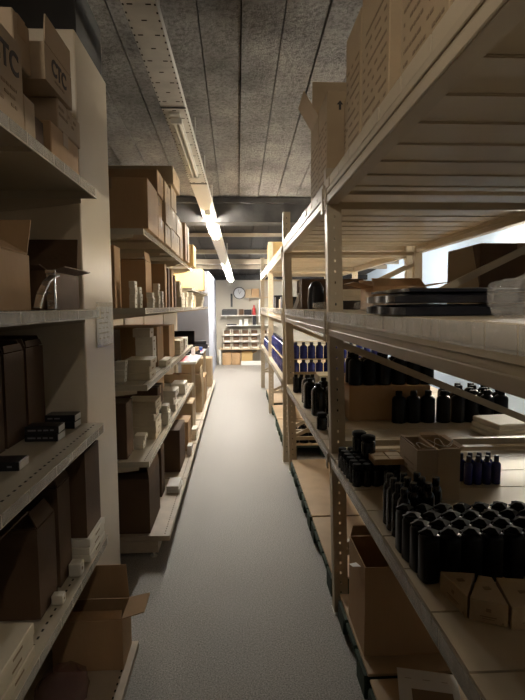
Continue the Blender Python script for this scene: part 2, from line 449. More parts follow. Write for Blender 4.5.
tray(MB(), 7.91, 12.1).build('tray', 'white_metal', t); tube_pair(t, 9.45, 10.65, 'tube_on', 1); tube_pair(t, 10.75, 11.9, 'tube_on', 1); rods(t, (8.9,))
# lamps of the neighbouring aisle and behind the photographer, plus unseen added fill lamps
def plain_light(label, x, ys, z, m):
    t = thing('strip_light', label, 'light', (x, ys[0][0], z))
    for a, b in ys:
        MB().box(-.06, .06, a-ys[0][0], b-ys[0][0], 0, .05).build('tray', 'white_metal', t)
        MB().tube((0, a-ys[0][0]+.03, -.02), (0, b-ys[0][0]-.03, -.02), .015, 8).build('fluorescent_tube', m, t)
        for s in (a+.2, b-.2): MB().tube((0, s-ys[0][0], .05), (0, s-ys[0][0], zc(s)-z), .005, 6).build('hanger_rod', 'galv', t)
plain_light('cool strip light over the aisle behind the right-hand racks', 2.55, ((4.1, 5.0), (5.4, 6.5), (7.5, 8.8), (9.8, 11.1)), 2.3, 'tube_cool')
def add_wall_fill(y0, y1, z, label):  # fill lamps added out of view to brighten the rack decks and undersides
    t = thing('wall_fill_light', label, 'light', (XR, y0, z))
    MB().box(-.05, 0, 0, y1-y0, -.04, .04).build('housing', 'white_metal', t)
    MB().tube((-.07, .03, 0), (-.07, y1-y0-.03, 0), .015, 8).build('fluorescent_tube', 'tube_wall_fill', t)
    for y in (.015, y1-y0-.03): MB().box(-.085, -.05, y, y+.015, -.015, .015).build('tube_holder', 'white_metal', t)
add_wall_fill(4.1, 5.1, 1.85, 'nearer of two added warm fill lights on the right wall behind the racks')
add_wall_fill(5.2, 6.2, 1.85, 'farther of two added warm fill lights on the right wall behind the racks')
plain_light('added unseen fill light over the near aisle behind the photographer', .33, ((-2.3, -.9),), 2.82, 'tube_rear_fill')  # fill lamp added to brighten near surfaces that face the camera
plain_light('warm strip light over the left shelving behind the photographer', -1.15, ((-1.7, -.3),), 2.84, 'tube_dim')

# ================================================================== LEFT SHELVING
XF, XB = -.525, -1.10
ZS = [1.94, 1.49, 1.045, .59]
def shelf_part(root, y0, y1, z, xf=XF, m='shelf_metal', slots=True, name='shelf', lip=.034):
    s = MB().box(XB+.01, xf, y0+.004, y1-.004, z-.004, z)
    s.box(xf-.004, xf, y0+.004, y1-.004, z-lip, z-.004)
    s.box(XB+.01, XB+.014, y0+.004, y1-.004, z-lip, z-.004)
    for y in (y0+.004, y1-.008): s.box(XB+.014, xf-.004, y, y+.004, z-lip, z-.004)
    ym = (y0+y1)/2; s.box(XB+.014, xf-.004, ym-.02, ym+.02, z-.018, z-.004)
    o = s.build(name, m, root)
    if slots:
        k = MB(); y = y0+.03
        while y < y1-.03:
            k.box(xf-.035, xf-.029, y, y+.012, z-.0005, z+.0006); y += .033
        k.build('slot_row', 'slot', o)
    return o
def film_strip(parent, y0, y1, z, xf=XF, h=.028, seed=1):
    rr = random.Random(seed); q = MB(); y = y0
    while y < y1-.05:
        L = min(rr.uniform(.09, .2), y1-y)
        q.box(xf+.0008, xf+.002, y, y+L-.008, z-h-.002, z-.002); y += L
    q.build('label_strip', 'clear_strip', parent)
def shelving(label, bays, zs, ends=True, xb=-.415, base=True, slots=True):
    y0, y1 = bays[0][0], bays[-1][1]
    r = thing('shelving_unit', label, 'shelving', (0, y0, 0)); r.location = (0, 0, 0)
    for y in sorted({b[0] for b in bays} | {b[1] for b in bays}):
        yy = min(max(y, y0+.015), y1-.015)
        MB().box(XB-.035, XB+.008, yy-.015, yy+.015, 0, 2.3).build('upright', 'cream', r)
    for a, b in bays:
        MB().box(XB-.008, XB, a+.02, b-.02, .1, 2.28).build('back_panel', 'cream', r)
        for k, z in enumerate(zs):
            o = shelf_part(r, a, b, z, slots=slots)
            film_strip(o, a+.02, b-.02, z, seed=int(a*10)+k)
            for yy in (a+.0005, b-.0045):
                MB().add([(XB+.015, yy, z-.034), (XF-.06, yy, z-.034), (XF-.06, yy, z-.05), (XB+.015, yy, z-.105)]+[(XB+.015, yy+.004, z-.034), (XF-.06, yy+.004, z-.034), (XF-.06, yy+.004, z-.05), (XB+.015, yy+.004, z-.105)],
                         [(0, 1, 2, 3), (4, 7, 6, 5), (0, 4, 5, 1), (1, 5, 6, 2), (2, 6, 7, 3), (3, 7, 4, 0)]).build('bracket', 'cream', r)
        if base:
            shelf_part(r, a, b, .135, xf=xb, m='base_metal', slots=True, name='base_shelf', lip=.03)
            MB().box(XB+.02, xb-.07, a+.01, b-.01, .03, .10).build('plinth', 'base_metal', r)
            for yy in (a+.03, b-.03):
                MB().loft([(0, .02, .02), (.006, .02, .02), (.008, .007, .007), (.03, .007, .007)], 10, cx=xb-.1, cy=yy).build('foot', 'galv', r)
    return r
shelving('cream steel shelving unit nearest the camera on the left, before the boxed column', ((-1.15, -.10), (-.095, .945), (.95, 1.985)), ZS)  # first two bays are unseen, added to carry the shading cartons
shelving('long cream steel shelving unit just beyond the boxed column on the left', ((2.93, 3.95), (3.955, 4.975), (4.98, 6.0)), ZS)
shelving('far cream shelving unit with the work table in front, past the lit strip light', ((6.03, 7.6), (7.605, 9.3)), [1.72, 1.49], slots=False)

# ---- near unit, top shelf
z = 1.94+.001
carton('carton', 'big brown carton with large letters at the near end of the top left shelf', -.95, -.53, .98, 1.345, z, .205, 'card_pale', tape='y',
       letters=[('right', .085, .140, .075, 'CTC')], lines=[('right', -.02, .075, .16, 3, .02, .007)])
carton('carton', 'brown carton on the top left shelf just out of view behind the big lettered one', -.98, -.535, .55, .965, z, .30, 'card', tape='y')  # this and the next three are added unseen to shade the right rack
carton('carton', 'long brown carton on the top left shelf beside the photographer', -.98, -.535, -.05, .53, z, .33, 'card', tape='y')
carton('carton', 'brown carton on the top left shelf behind the photographer', -.98, -.535, -.65, -.08, z, .34, 'card', tape='y')
carton('carton', 'last brown carton on the top left shelf behind the photographer', -.98, -.535, -1.12, -.67, z, .34, 'card', tape='y')
carton('carton', 'narrow brown carton with a printed label beside the big lettered carton', -.62, -.535, 1.36, 1.43, z, .10, 'card_pale', tape=None, lines=[('front', -.03, .075, .06, 3, .014, .005)])
carton('carton', 'dark open-fronted carton between two cartons on the top left shelf', -.75, -.55, 1.445, 1.53, z, .085, 'card_dark', tape=None)
carton('carton', 'plain brown carton at the far end of the top left shelf under a printed one', -.90, -.535, 1.545, 1.80, z, .10, 'card', tape='x')
carton('carton', 'printed brown carton lying on the plain carton beside the column', -.90, -.535, 1.61, 1.83, z+.101, .088, 'card_pale', tape='x', lines=[('right', -.1, .06, .16, 2, .02, .008)])
carton('carton', 'brown box lying behind the narrow labelled carton as support', -.95, -.63, 1.36, 1.44, z, .188, 'card_pale', tape=None)
bz = z+.19
carton('carton', 'open lettered carton overhanging at the top of the left stack, flap up', -.86, -.525, 1.49, 1.72, bz, .10, 'card_pale', flaps={'r': (88, .075), 'f': (95, .06)},
       letters=[('right', .0, .058, .062, 'CTC')], lines=[('right', -.04, .022, .08, 1, .02, .005), ('front', -.0, .07, .12, 4, .014, .004)])
carton('carton', 'small closed carton with an arrow mark, highest on the left stack', -.98, -.56, 1.375, 1.48, bz, .125, 'card_pale', tape='x', arrow=[('front', .12, .075, .05)])

# ---- near unit, second shelf
z = 1.49+.001
carton('carton', 'brown carton with an open flap on the second left shelf', -.85, -.55, 1.15, 1.385, z, .145, 'card', flaps={'r': (150, .10), 'f': 60, 'l': 80})
q = thing('foil_pouch', 'bent silver foil pouch leaning beside the open carton', 'pouch', (-.555, 1.44, z+.004))
prev = None; mb = MB()
pts = [(0, 0, .002), (.004, .015, .04), (.012, .04, .075), (.02, .075, .095)]
for a, b in zip(pts, pts[1:]): mb.bar(a, b, .006, .022, up=(1, 0, 0))
mb.build('pouch_body', 'silver', q, bevel=.0015)
mb = MB(); mb.bar(pts[-1], (.024, .09, .098), .003, .024, up=(1, 0, 0)); mb.build('seal', 'silver', q)
q = thing('foil_pouch', 'upright silver foil pouch in front of the dark box', 'pouch', (-.56, 1.565, z))
MB().box(-.014, .014, -.006, .006, 0, .11).build('pouch_body', 'silver', q, bevel=.003)
MB().box(-.015, .015, -.002, .002, .11, .12).build('seal', 'silver', q)
carton('carton', 'dark box with small open flaps beside the silver pouches', -.95, -.58, 1.60, 1.90, z, .12, 'card_dark', flaps={'r': (12, .05), 'n': (20, .04), 'f': 70})

# ---- near unit, third shelf
z = 1.045+.001
for k, (x0, x1, y0, y1, h) in enumerate(((-1.06, -.74, 1.46, 1.61, .30), (-1.06, -.74, 1.63, 1.78, .305), (-1.06, -.74, 1.80, 1.955, .31))):
    carton('carton', 'tall dark brown open carton on the third left shelf, ' + ('nearest of three', 'middle of three', 'farthest of three, beside black boxes')[k], x0, x1, y0, y1, z, h, 'card_dark', flaps={'r': (100+3*k, .0225), 'n': (84, .03), 'f': (120, .04)})
def book(label, y, zz):
    r = thing('black_box', label, 'box', (-.665, y, zz), random.uniform(-.04, .04), 'flat black product boxes on the third left shelf')
    MB().box(-.055, .055, -.035, .035, 0, .025).build('body', 'black_card', r, bevel=.001)
    MB().box(.0555, .0565, -.032, .032, .002, .023).build('end_label', 'paper', r)
    print_lines(MB(), 'front', (-.045, .010, -.0356), .085, 1, .02, .005, seed=int(y*100)).build('printed_lettering', 'ink_pale', r)
book('lone flat black box with a white end label nearest the shelf front', 1.435, z)
book('flat black box with white end, lower of the middle pair', 1.745, z); book('flat black box with white end, upper of the middle pair', 1.747, z+.026)
book('flat black box with white end, lower of the far pair', 1.925, z); book('flat black box with white end, upper of the far pair', 1.927, z+.026)

# ---- near unit, fourth shelf
z = .59+.001
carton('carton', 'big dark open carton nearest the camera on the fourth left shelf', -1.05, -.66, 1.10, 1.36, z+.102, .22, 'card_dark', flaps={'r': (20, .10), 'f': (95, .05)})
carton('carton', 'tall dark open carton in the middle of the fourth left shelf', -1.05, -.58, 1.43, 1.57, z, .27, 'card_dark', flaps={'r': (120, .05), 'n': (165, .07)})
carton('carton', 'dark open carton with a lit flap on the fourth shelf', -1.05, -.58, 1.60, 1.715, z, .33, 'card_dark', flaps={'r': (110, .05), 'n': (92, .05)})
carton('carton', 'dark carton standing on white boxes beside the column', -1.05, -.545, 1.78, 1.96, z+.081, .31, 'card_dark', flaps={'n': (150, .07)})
pile('white flat product box', 'under the dark carton by the column', -.74, -.532, 1.76, 1.96, z, (.027, .027, .027), 'white_card', .004)
pile('white product box', 'at the near end of the fourth left shelf', -.78, -.535, 1.08, 1.27, z, (.032, .032, .032), 'offwhite_card', .006)
pile('single small white box', 'between the middle cartons on the fourth shelf', -.575, -.540, 1.50, 1.528, z, (.03,), 'white_card', .0)
pile('small white box', 'standing before the dark carton beside the column', -.575, -.535, 1.66, 1.70, z, (.045,), 'white_card', .0)

# ---- near unit, base
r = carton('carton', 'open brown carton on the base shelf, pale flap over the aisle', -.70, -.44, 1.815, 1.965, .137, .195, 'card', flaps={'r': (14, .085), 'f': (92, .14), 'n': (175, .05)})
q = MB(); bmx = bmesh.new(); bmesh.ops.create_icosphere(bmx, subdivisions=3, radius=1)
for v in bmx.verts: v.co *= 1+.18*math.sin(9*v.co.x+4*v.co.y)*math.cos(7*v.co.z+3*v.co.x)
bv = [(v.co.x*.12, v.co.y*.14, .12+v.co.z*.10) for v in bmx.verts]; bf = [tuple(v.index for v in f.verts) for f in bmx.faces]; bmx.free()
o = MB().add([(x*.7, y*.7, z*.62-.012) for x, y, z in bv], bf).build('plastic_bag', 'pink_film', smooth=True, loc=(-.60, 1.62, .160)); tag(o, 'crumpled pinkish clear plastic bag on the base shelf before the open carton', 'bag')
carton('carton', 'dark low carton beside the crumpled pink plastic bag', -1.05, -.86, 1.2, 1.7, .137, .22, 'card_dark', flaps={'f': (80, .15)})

# notice taped on the column
t = thing('paper_sign', 'white printed notice in a clear sleeve on the cream column', 'notice', (-.5905, 2.29, 1.33))
MB().box(0, .0012, -.135, .14, 0, .17).build('sheet', 'paper', t)
print_lines(MB(), 'right', (-.1, .14, .0014), .17, 6, .022, .006, seed=3).build('printed_lettering', 'ink_soft', t)
MB().box(.0022, .003, -.14, .145, -.005, .19).build('clear_sleeve', 'clear_strip', t)

# ---- far unit (beyond the column), top shelf
def ya(px, X=-.54): return at(px, 306, X=X).y
z = 1.94+.001
carton('carton', 'large brown carton at the near end of the high far-left shelf', -.95, -.50, 2.96, 3.32, z, .285, 'card', tape='y')
def stack(label, x0, x1, y0, y1, z0, hs, m='card_light', tape='x'):
    zz = z0
    for k, h in enumerate(hs):
        pos = 'bottom box' if k == 0 else 'top box' if k == len(hs)-1 else 'middle box' if len(hs) == 3 else ORD[k+1]+' box up'
        d = random.uniform(-.01, .01)
        carton('carton', f'brown carton, {pos} of {label}', x0+d, x1+d, y0, y1, zz, h-.001, m, tape=tape); zz += h
stack('the stack behind the large carton on the high shelf', -.95, -.505, 3.345, 3.60, z, (.145, .145, .145), 'card')
stack('the second stack along the high far-left shelf', -.95, -.50, 3.63, 3.92, z, (.14, .145, .15), 'card_light')
stack('the third stack on the high shelf, under the flat carton', -.95, -.495, 3.97, 4.28, z, (.16, .16, .16), 'card_light')
carton('carton', 'wide flat pale carton lying on top of the third stack', -1.10, -.47, 3.93, 4.36, z+.481, .13, 'card_light', tape='x')
stack('the fourth stack on the high far-left shelf', -.95, -.50, 4.36, 4.62, z, (.17, .16), 'card_light')
stack('the fifth stack, by the tall narrow carton', -.95, -.50, 4.66, 4.9, z, (.16, .17), 'card')
carton('carton', 'tall narrow brown carton after the stacks on the high shelf', -.95, -.49, 4.96, 5.10, z, .36, 'card', tape=None)
carton('carton', 'second tall narrow brown carton after the stacks on the high shelf', -.95, -.485, 5.13, 5.30, z, .35, 'card_light', tape=None)
carton('carton', 'yellow carton near the end of the high far-left shelf', -.90, -.47, 5.62, 5.95, z, .23, 'card_yellow', tape='x')
carton('carton', 'yellow carton on the top shelf of the farthest left unit', -.92, -.47, 7.1, 7.5, 1.721, .29, 'card_yellow', tape='x')

# ---- far unit second shelf
z = 1.49+.001
carton('carton', 'tall brown carton nearest on the second far-left shelf', -1.05, -.70, 2.97, 3.12, z, .36, 'card', tape=None)
carton('carton', 'brown carton with a top flap behind white bottle boxes', -1.05, -.60, 3.40, 3.62, z, .31, 'card', flaps={'n': (170, .10), 'r': (100, .06)})
for nm, px, h, n in (('first', 137, .16, 4), ('second', 141.5, .13, 3), ('third', 154, .10, 3), ('fourth', 160, .17, 4), ('fifth', 163, .12, 3)):
    y = ya(px, -.60 if px < 145 else -.55); pile('slim white box', f'of the {nm} white column, second far-left shelf', (-.635 if px < 145 else -.59), -.60 if px < 145 else -.55, y-.035, y+.035, z, (h/n,)*n, 'white_card', .004)
for k, (px, h) in enumerate(((166.5, .34), (169.5, .32), (173, .33), (175.8, .29))):
    y = ya(px, -.56); carton('carton', f'narrow upright brown carton, {ORD[k+1]} of the row after the white columns', -1.05, -.56, y-.045, y+.045, z, h, 'card_dark' if k % 2 else 'card', tape=None)
pile('cream box', 'in the pile after the upright cartons', -.75, -.54, 4.92, 5.10, z, (.05, .05, .05, .05, .05), 'offwhite_card', .01)
pile('pale box', 'of the low pile near the shelf end', -.72, -.54, 5.22, 5.38, z, (.05, .05, .05), 'white_card', .01)
pile('cream box', 'of the last pile on that long shelf', -.75, -.545, 5.55, 5.75, z, (.055, .055, .055), 'offwhite_card', .01)
pile('white box', 'of the first pile in the farthest unit', -.75, -.545, 6.2, 6.4, z, (.045, .045, .045, .045), 'white_card', .01)
carton('carton', 'small brown carton beside the white pile in the farthest unit', -.8, -.55, 6.5, 6.8, z, .15, 'card_light', tape='x')
pile('yellowish box', 'of the pile at the far shelf end', -.75, -.545, 8.1, 8.4, z, (.05, .05, .05), 'offwhite_card', .01)

# ---- far unit third shelf
z = 1.045+.001
pile('small white box', 'in the near-corner column, third far-left shelf', -.73, -.67, 3.02, 3.09, z, (.026,)*5, 'white_card', .005)
pile('wide white box', 'of the low pile at the near end, third far-left shelf', -.70, -.535, 3.12, 3.36, z, (.042, .042, .042), 'offwhite_card', .012)
pile('white box', 'of the tall white pile, third far-left shelf', -.72, -.60, 3.55, 3.70, z, (.06,)*5, 'white_card', .012)
pile('tiny white box', 'before the tall white pile', -.68, -.63, 3.44, 3.49, z, (.04,), 'white_card', 0)
carton('carton', 'dark carton behind the low white pile on the third shelf', -1.05, -.80, 3.2, 3.5, z, .30, 'card_dark', tape=None)
carton('carton', 'large brown carton in the middle of the third far-left shelf', -1.05, -.60, 3.82, 4.12, z, .30, 'card', tape='x')
carton('carton', 'smaller brown carton after the large one, third far-left shelf', -1.05, -.575, 4.30, 4.65, z+.001, .29, 'card', tape='x')
pile('flat cream box', 'of the low pile before the brown cartons', -.66, -.54, 4.0, 4.28, z, (.028, .028), 'offwhite_card', .008) if False else None
pile('flat cream box', 'of the low pile in front of the large carton', -.585, -.53, 3.8, 4.1, z, (.025, .025), 'offwhite_card', .004)
pile('yellowish box', 'of the pile beside the smaller brown carton', -.72, -.54, 4.72, 5.0, z, (.045, .045, .045), 'offwhite_card', .01)
pile('white box', 'of the last pile on the third far-left shelf', -.72, -.54, 5.3, 5.6, z, (.06, .06), 'white_card', .01)

# ---- far unit fourth shelf
z = .59+.001
carton('carton', 'dark brown carton at the near end of the fourth far-left shelf', -1.05, -.66, 2.98, 3.16, z, .34, 'card_dark', tape=None)
pile('large flat white box', 'of the high pile on the fourth far-left shelf', -.77, -.565, 3.42, 3.66, z, (.044,)*6, 'offwhite_card', .01)
pile('small white box', 'stacked before the high pile, fourth far-left shelf', -.67, -.60, 3.1+.09, 3.28, z, (.03, .03, .03), 'white_card', .008)
carton('carton', 'dark brown carton after the high white pile', -1.05, -.60, 3.78, 4.05, z, .30, 'card_dark', tape='x')
pile('white box', 'of the narrow pile beside the dark carton', -.585, -.535, 3.85, 3.98, z, (.05, .05, .05), 'white_card', .006)
pile('white box', 'of the tall pile near the shelf end', -.68, -.55, 4.35, 4.6, z, (.06, .06, .06), 'white_card', .012)
carton('carton', 'brown carton behind the tall white pile near the shelf end', -1.05, -.70, 4.4, 4.8, z, .32, 'card', tape='x')
pile('pale box', 'of the last pile on the fourth far-left shelf', -.68, -.54, 5.2, 5.5, z, (.06, .05), 'white_card', .01)

# ---- far unit base
z = .135+.001
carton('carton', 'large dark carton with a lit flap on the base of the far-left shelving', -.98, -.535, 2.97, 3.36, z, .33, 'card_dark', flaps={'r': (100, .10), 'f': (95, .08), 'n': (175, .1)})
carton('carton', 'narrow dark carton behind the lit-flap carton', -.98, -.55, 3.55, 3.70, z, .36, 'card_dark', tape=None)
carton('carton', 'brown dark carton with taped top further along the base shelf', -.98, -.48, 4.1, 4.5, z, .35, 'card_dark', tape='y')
pile('torn white packet', 'lying on the base shelf after the narrow carton', -.53, -.44, 3.62, 3.82, z, (.03, .02), 'paper', .008)
carton('carton', 'brown carton fourth along the base shelf', -.98, -.47, 4.7, 5.0, z, .28, 'card', tape='y')
pile('white packet', 'on the base shelf beside the fourth carton', -.47, -.43, 4.55, 4.68, z, (.05, .04), 'paper', .004)
carton('carton', 'light brown carton below the work table, nearest', -.95, -.48, 5.3, 5.65, z, .34, 'card_light', tape='y')
pile('pale box', 'before the light brown carton under the table end', -.475, -.425, 5.1, 5.28, z, (.06, .05), 'white_card', .004)
carton('carton', 'open light brown carton beneath the work table', -.95, -.46, 6.45, 6.85, z, .34, 'card_light', flaps={'n': 60, 'r': 95})
carton('carton', 'brown carton beneath the far half of the work table', -.95, -.46, 7.0, 7.5, z, .38, 'card', tape='y')
carton('carton', 'pale brown carton standing at the far end under the table', -.95, -.44, 8.55, 8.95, z, .48, 'card_light', tape='y')

# ---- work table in the far left unit
t = thing('work_table', 'white work table covered in papers on the far left', 'table', (0, 0, 0))
MB().box(-1.05, -.50, 6.10, 8.30, .80, .83).build('tabletop', 'paper', t, bevel=.003)
for xx in (-1.02, -.54):
    for yy in (6.14, 8.26): MB().box(xx-.02, xx+.02, yy-.02, yy+.02, .137, .80).build('leg', 'cream', t)
z = .831
tag(MB().box(-.70, -.505, 6.15, 6.75, z, z+.004).build('paper_sheet', 'pink_paper'), 'pink sheet of paper at the near end of the work table', 'paper')
tag(MB().box(-.72, -.52, 7.45, 7.85, z, z+.003).build('paper_sheet', 'pink_paper'), 'small red sheet further back on the work table', 'paper')
def gun(x, y, rz, label):
    r = thing('tape_dispenser', label, 'tape dispenser', (x, y, z), rz)
    MB().box(-.02, .02, -.14, .02, 0, .025).build('handle', 'black_plastic', r, bevel=.006)
    MB().box(-.03, .03, .0225, .14, 0, .04).build('frame', 'black_plastic', r, bevel=.005)
    MB().loft([(.041, .05, .05), (.09, .05, .05)], 14, cx=0, cy=.075).build('tape_roll', 'tape', r, smooth=True)
gun(-.56, 7.05, .6, 'black tape dispenser lying near the pink sheet'); gun(-.66, 7.25, -.9, 'black tape dispenser lying crosswise behind the first')
def printer(x, y, label, h, w=.3):
    r = thing('label_printer', label, 'printer', (x, y, z))
    MB().box(-w/2, w/2, -.13, .13, 0, h*.6).build('body', 'black_plastic', r, bevel=.01)
    MB().box(-w/2+.02, w/2-.02, -.11, .11, h*.6+.001, h).build('lid', 'black_plastic', r, bevel=.01)
    MB().box(w/2, w/2+.01, -.08, .08, .02, .03).build('slot_tray', 'paper', r)
printer(-.82, 7.6, 'black label printer towards the back of the work table', .14)
printer(-.62, 8.1, 'low black device at the far end of the work table', .12)
t = thing('monitor', 'small dark screen standing against the back of the work table', 'screen', (-.76, 7.02, z))
MB().box(-.10, .10, -.06, .06, 0, .012).build('stand_base', 'black_plastic', t); MB().box(-.02, .02, -.015, .015, .0125, .10).build('stand_neck', 'black_plastic', t)
MB().box(-.17, .17, -.016, .004, .101, .33).build('screen', 'black_gloss', t, bevel=.004)
tag(MB().box(-.98, -.86, 7.9, 7.98, z, z+.2).build('blue_box', 'blue', bevel=.003), 'blue box at the back of the work table', 'box')
carton('carton', 'reddish brown carton at the far end of the work table', -.78, -.6, 8.24-.28, 8.24-.25+.0, z+.0, .0+.05, 'card', tape=None) if False else None
o = MB().add([(p[0]*1.0, p[1]*1.2, p[2]*.9-.015) for p in bv], bf).build('plastic_bag', 'clear', smooth=True, loc=(-.63, 6.35-.0, z+.01))
bpy.data.objects.remove(o)
pack('stock_box', 'reddish box standing at the far end of the work table', -.86, -.62, 8.18-.25, 8.18-.12, z, .001, 'card') if False else None
for k, (x, y, w, d, h, mm, lab) in enumerate(((-.80, 6.62, .16, .14, .10, 'white_card', 'white box at the back of the work table behind the pink sheet'), (-.60, 6.86, .05, .05, .11, 'paper', 'white paper cup on the work table after the pink sheet'),
        (-.84, 7.3, .14, .10, .20, 'black_card', 'upright dark box on the work table behind the tape dispensers'), (-.80, 7.92, .10, .10, .24, 'card', 'tall brown box near the far end of the work table'), (-.58, 7.66, .10, .12, .05, 'blue', 'small blue box at the front of the work table'))):
    pack('table_box', lab, x-w/2, x+w/2, y-d/2, y+d/2, z+.004, h, mm)
pile('white paper pad', 'on the work table beside the pink sheet', -.95, -.74, 6.2, 6.45, z, (.03, .03), 'paper', .004, name='paper_pad')

# ================================================================== RIGHT RACKING
RX0, RX1 = .43, 1.66
def post(root, x0, y0, z1, flip=1):
    """punched C-section upright; open towards the far side"""
    w, d, t = .068, .058, .003
    q = MB(); hw, hh = .007, .011
    xc = x0+w/2
    zz = 0
    # web with real holes, towards the camera
    q.box(x0, xc-hw/2-.008, y0, y0+t, 0, z1); q.box(xc+hw/2+.008, x0+w, y0, y0+t, 0, z1)
    z = .10; last = 0
    while z < z1-.03:
        q.box(xc-hw/2-.008, xc+hw/2+.008, y0, y0+t, last, z)
        q.box(xc-hw/2-.008, xc-hw/2, y0, y0+t, z, z+hh); q.box(xc+hw/2, xc+hw/2+.008, y0, y0+t, z, z+hh)
        last = z+hh; z += .05
    q.box(xc-hw/2-.008, xc+hw/2+.008, y0, y0+t, last, z1)
    q.box(x0, x0+t, y0+t, y0+d, 0, z1); q.box(x0+w-t, x0+w, y0+t, y0+d, 0, z1)
    q.box(x0+t, x0+.016, y0+d-t, y0+d, 0, z1); q.box(x0+w-.016, x0+w-t, y0+d-t, y0+d, 0, z1)
    o = q.build('upright', 'rack', root)
    f = MB().box(x0-.004, x0+w+.004, y0-.02, y0+d+.004, 0, .004).build('foot_plate', 'galv', o)
    return o
def frame(root, y, z1, braces=True):
    post(root, RX0, y, z1); post(root, RX1-.068, y, z1)
    a, b = RX0+.07, RX1-.07
    yy = y+.03
    if braces:
        for z in (.30, .84, 1.955):
            MB().bar((a, yy, z), (b, yy, z), .028, .03).build('cross_tie', 'rack', root)
        for p, s in (((a, .33), (b, .80)), ((b, .86), (a, 1.315)), ((a, 1.345), (b, 1.86))):
            MB().bar((p[0], yy, p[1]), (s[0], yy, s[1]), .022, .032).build('diagonal_brace', 'rack', root)
def beam_pair(root, y0, y1, z0, z1):
    for x, sx in ((RX0+.002, 1), (RX1-.052, 1)):
        q = MB().box(x, x+.05, y0, y1, z0, z1); q.box(x-.006, x, y0, y1, z0, z0+.03)
        q.box(x-.006, x, y0, y1, z1-.022, z1)
        o = q.build('beam', 'rack', root, bevel=.002)
        c = MB()
        for y in (y0, y1-.006): c.box(x-.012, x-.0062, y, y+.04 if y == y0 else y+.006, z0-.03, z1+.02)
        c.build('beam_connector', 'rack', o)
def deck(root, y0, y1, z0, z1, pitch=.192, ribs=True, strip=False, seed=0, over=.0):
    q = MB(); y = y0; rr = random.Random(seed)
    while y < y1-.02:
        b = min(y+pitch-.007, y1)
        x0, x1 = RX0-.004-over+rr.uniform(-.003, .003), RX1+.004
        q.box(x0, x1, y, b, z1-.004, z1)                               # top sheet
        q.box(x0, x0+.003, y, b, z0, z1-.004); q.box(x1-.003, x1, y, b, z0, z1-.004)
        q.box(x0+.003, x1-.003, y, y+.003, z0, z1-.004); q.box(x0+.003, x1-.003, b-.003, b, z0, z1-.004)
        if b-y > .03: q.box(x0+.003, x1-.003, y+.003, b-.003, z0, z0+.002); q.box(x0+.03, x1-.03, y+.003, y+.012, z0-.004, z0)
        y += pitch
    o = q.build('deck_planks', 'plank', root)
    if strip:
        s = MB(); y = y0
        while y < y1-.06:
            L = min(rr.choice((.10, .115, .19, .20)), y1-y)
            s.box(RX0-.012-over, RX0-.0105-over, y, y+L-.006, z0-.006, z1-.002); y += L
        s.build('film_wrap', 'clear_strip', o)
    return o
LV = ((.735, .76, .80), (1.36, 1.43, 1.472), (1.958, 2.02, 2.06))
def rack(label, frames, ztop):
    r = thing('pallet_rack', label, 'rack', (0, 0, 0))
    for y in frames: frame(r, y, ztop)
    for y0, y1 in zip(frames, frames[1:]):
        for k, (a, b, c) in enumerate(LV):
            beam_pair(r, y0+.062, y1-.004, a, b)
            deck(r, y0+.062, y1-.004, b+.0005, c, strip=(k < 2), seed=int(y0*10)+k)
    return r
rk = rack('cream steel racking nearest on the right, black bottles on its lower deck', (.06, 2.33, 4.45), 2.12)
rack('far cream steel racking on the right, blue bottles on its lower deck', (4.72, 6.92, 9.15), 2.36)

# the near rack leans a little towards the aisle at the top
def lean(o):
    if o.type == 'MESH':
        for v in o.data.vertices:
            if v.co.x < 1.1: v.co.x += .026*(1.25-v.co.z)
            else: v.co.x += .026*(1.25-v.co.z)
    for c in o.children: lean(c)
lean(rk)

# ---- pallets and boards on the floor under the racks
def pallet(y0, y1, label, x0=.462, x1=1.26):
    r = thing('pallet', label, 'pallet', (x0, y0, 0), group='green pallets under the racks')
    L = y1-y0; W = x1-x0; nb = 3 if L > .9 else 2
    ys = [0, L-.13] if nb == 2 else [0, L/2-.07, L-.13]
    if L > 1.1: ys = [0, L*.25, L*.5-.06, L*.75-.07, L-.13]
    for xx in (0, W/2-.05, W-.10):
        MB().box(xx+.035, xx+.095, .004, L-.004, 0, .02).build('bottom_board', 'pallet', r)
        for yy in ys: MB().box(xx+.002, xx+.098, yy+.003, yy+.13, .0203, .098).build('block', 'pallet', r, bevel=.003)
    q = MB()
    n = max(3, int(L/.14))
    for k in range(n):
        a = k*L/n; q.box(0, W, a, a+L/n-.02, .0985, .12)
    q.build('top_boards', 'pallet', r)
    return r
def sheet(y0, y1, label, x0=.474, x1=1.52, over=0):
    o = MB().box(x0, x1, y0, y1, .121, .133).build('hardboard_sheet', 'board', bevel=.002); tag(o, label, 'board', 'hardboard sheets on the pallets')
    return o
for y0, y1, w in ((.62, 1.72, 'nearest the camera, under the near bay'), (1.745, 2.27, 'under the tall open carton'), (2.42, 3.15, 'just past the near right rack post'), (3.17, 4.38, 'in the brightly lit middle bay'),
                  (4.86, 6.0, 'first under the far racking'), (6.03, 6.88, 'second under the far racking'), (7.05, 8.2, 'third under the far racking')):
    pallet(y0+.01, y1-.01, 'dark green wooden pallet '+w)
    sheet(y0, y1, 'pale hardboard sheet on the pallet '+w)
FZ = .134
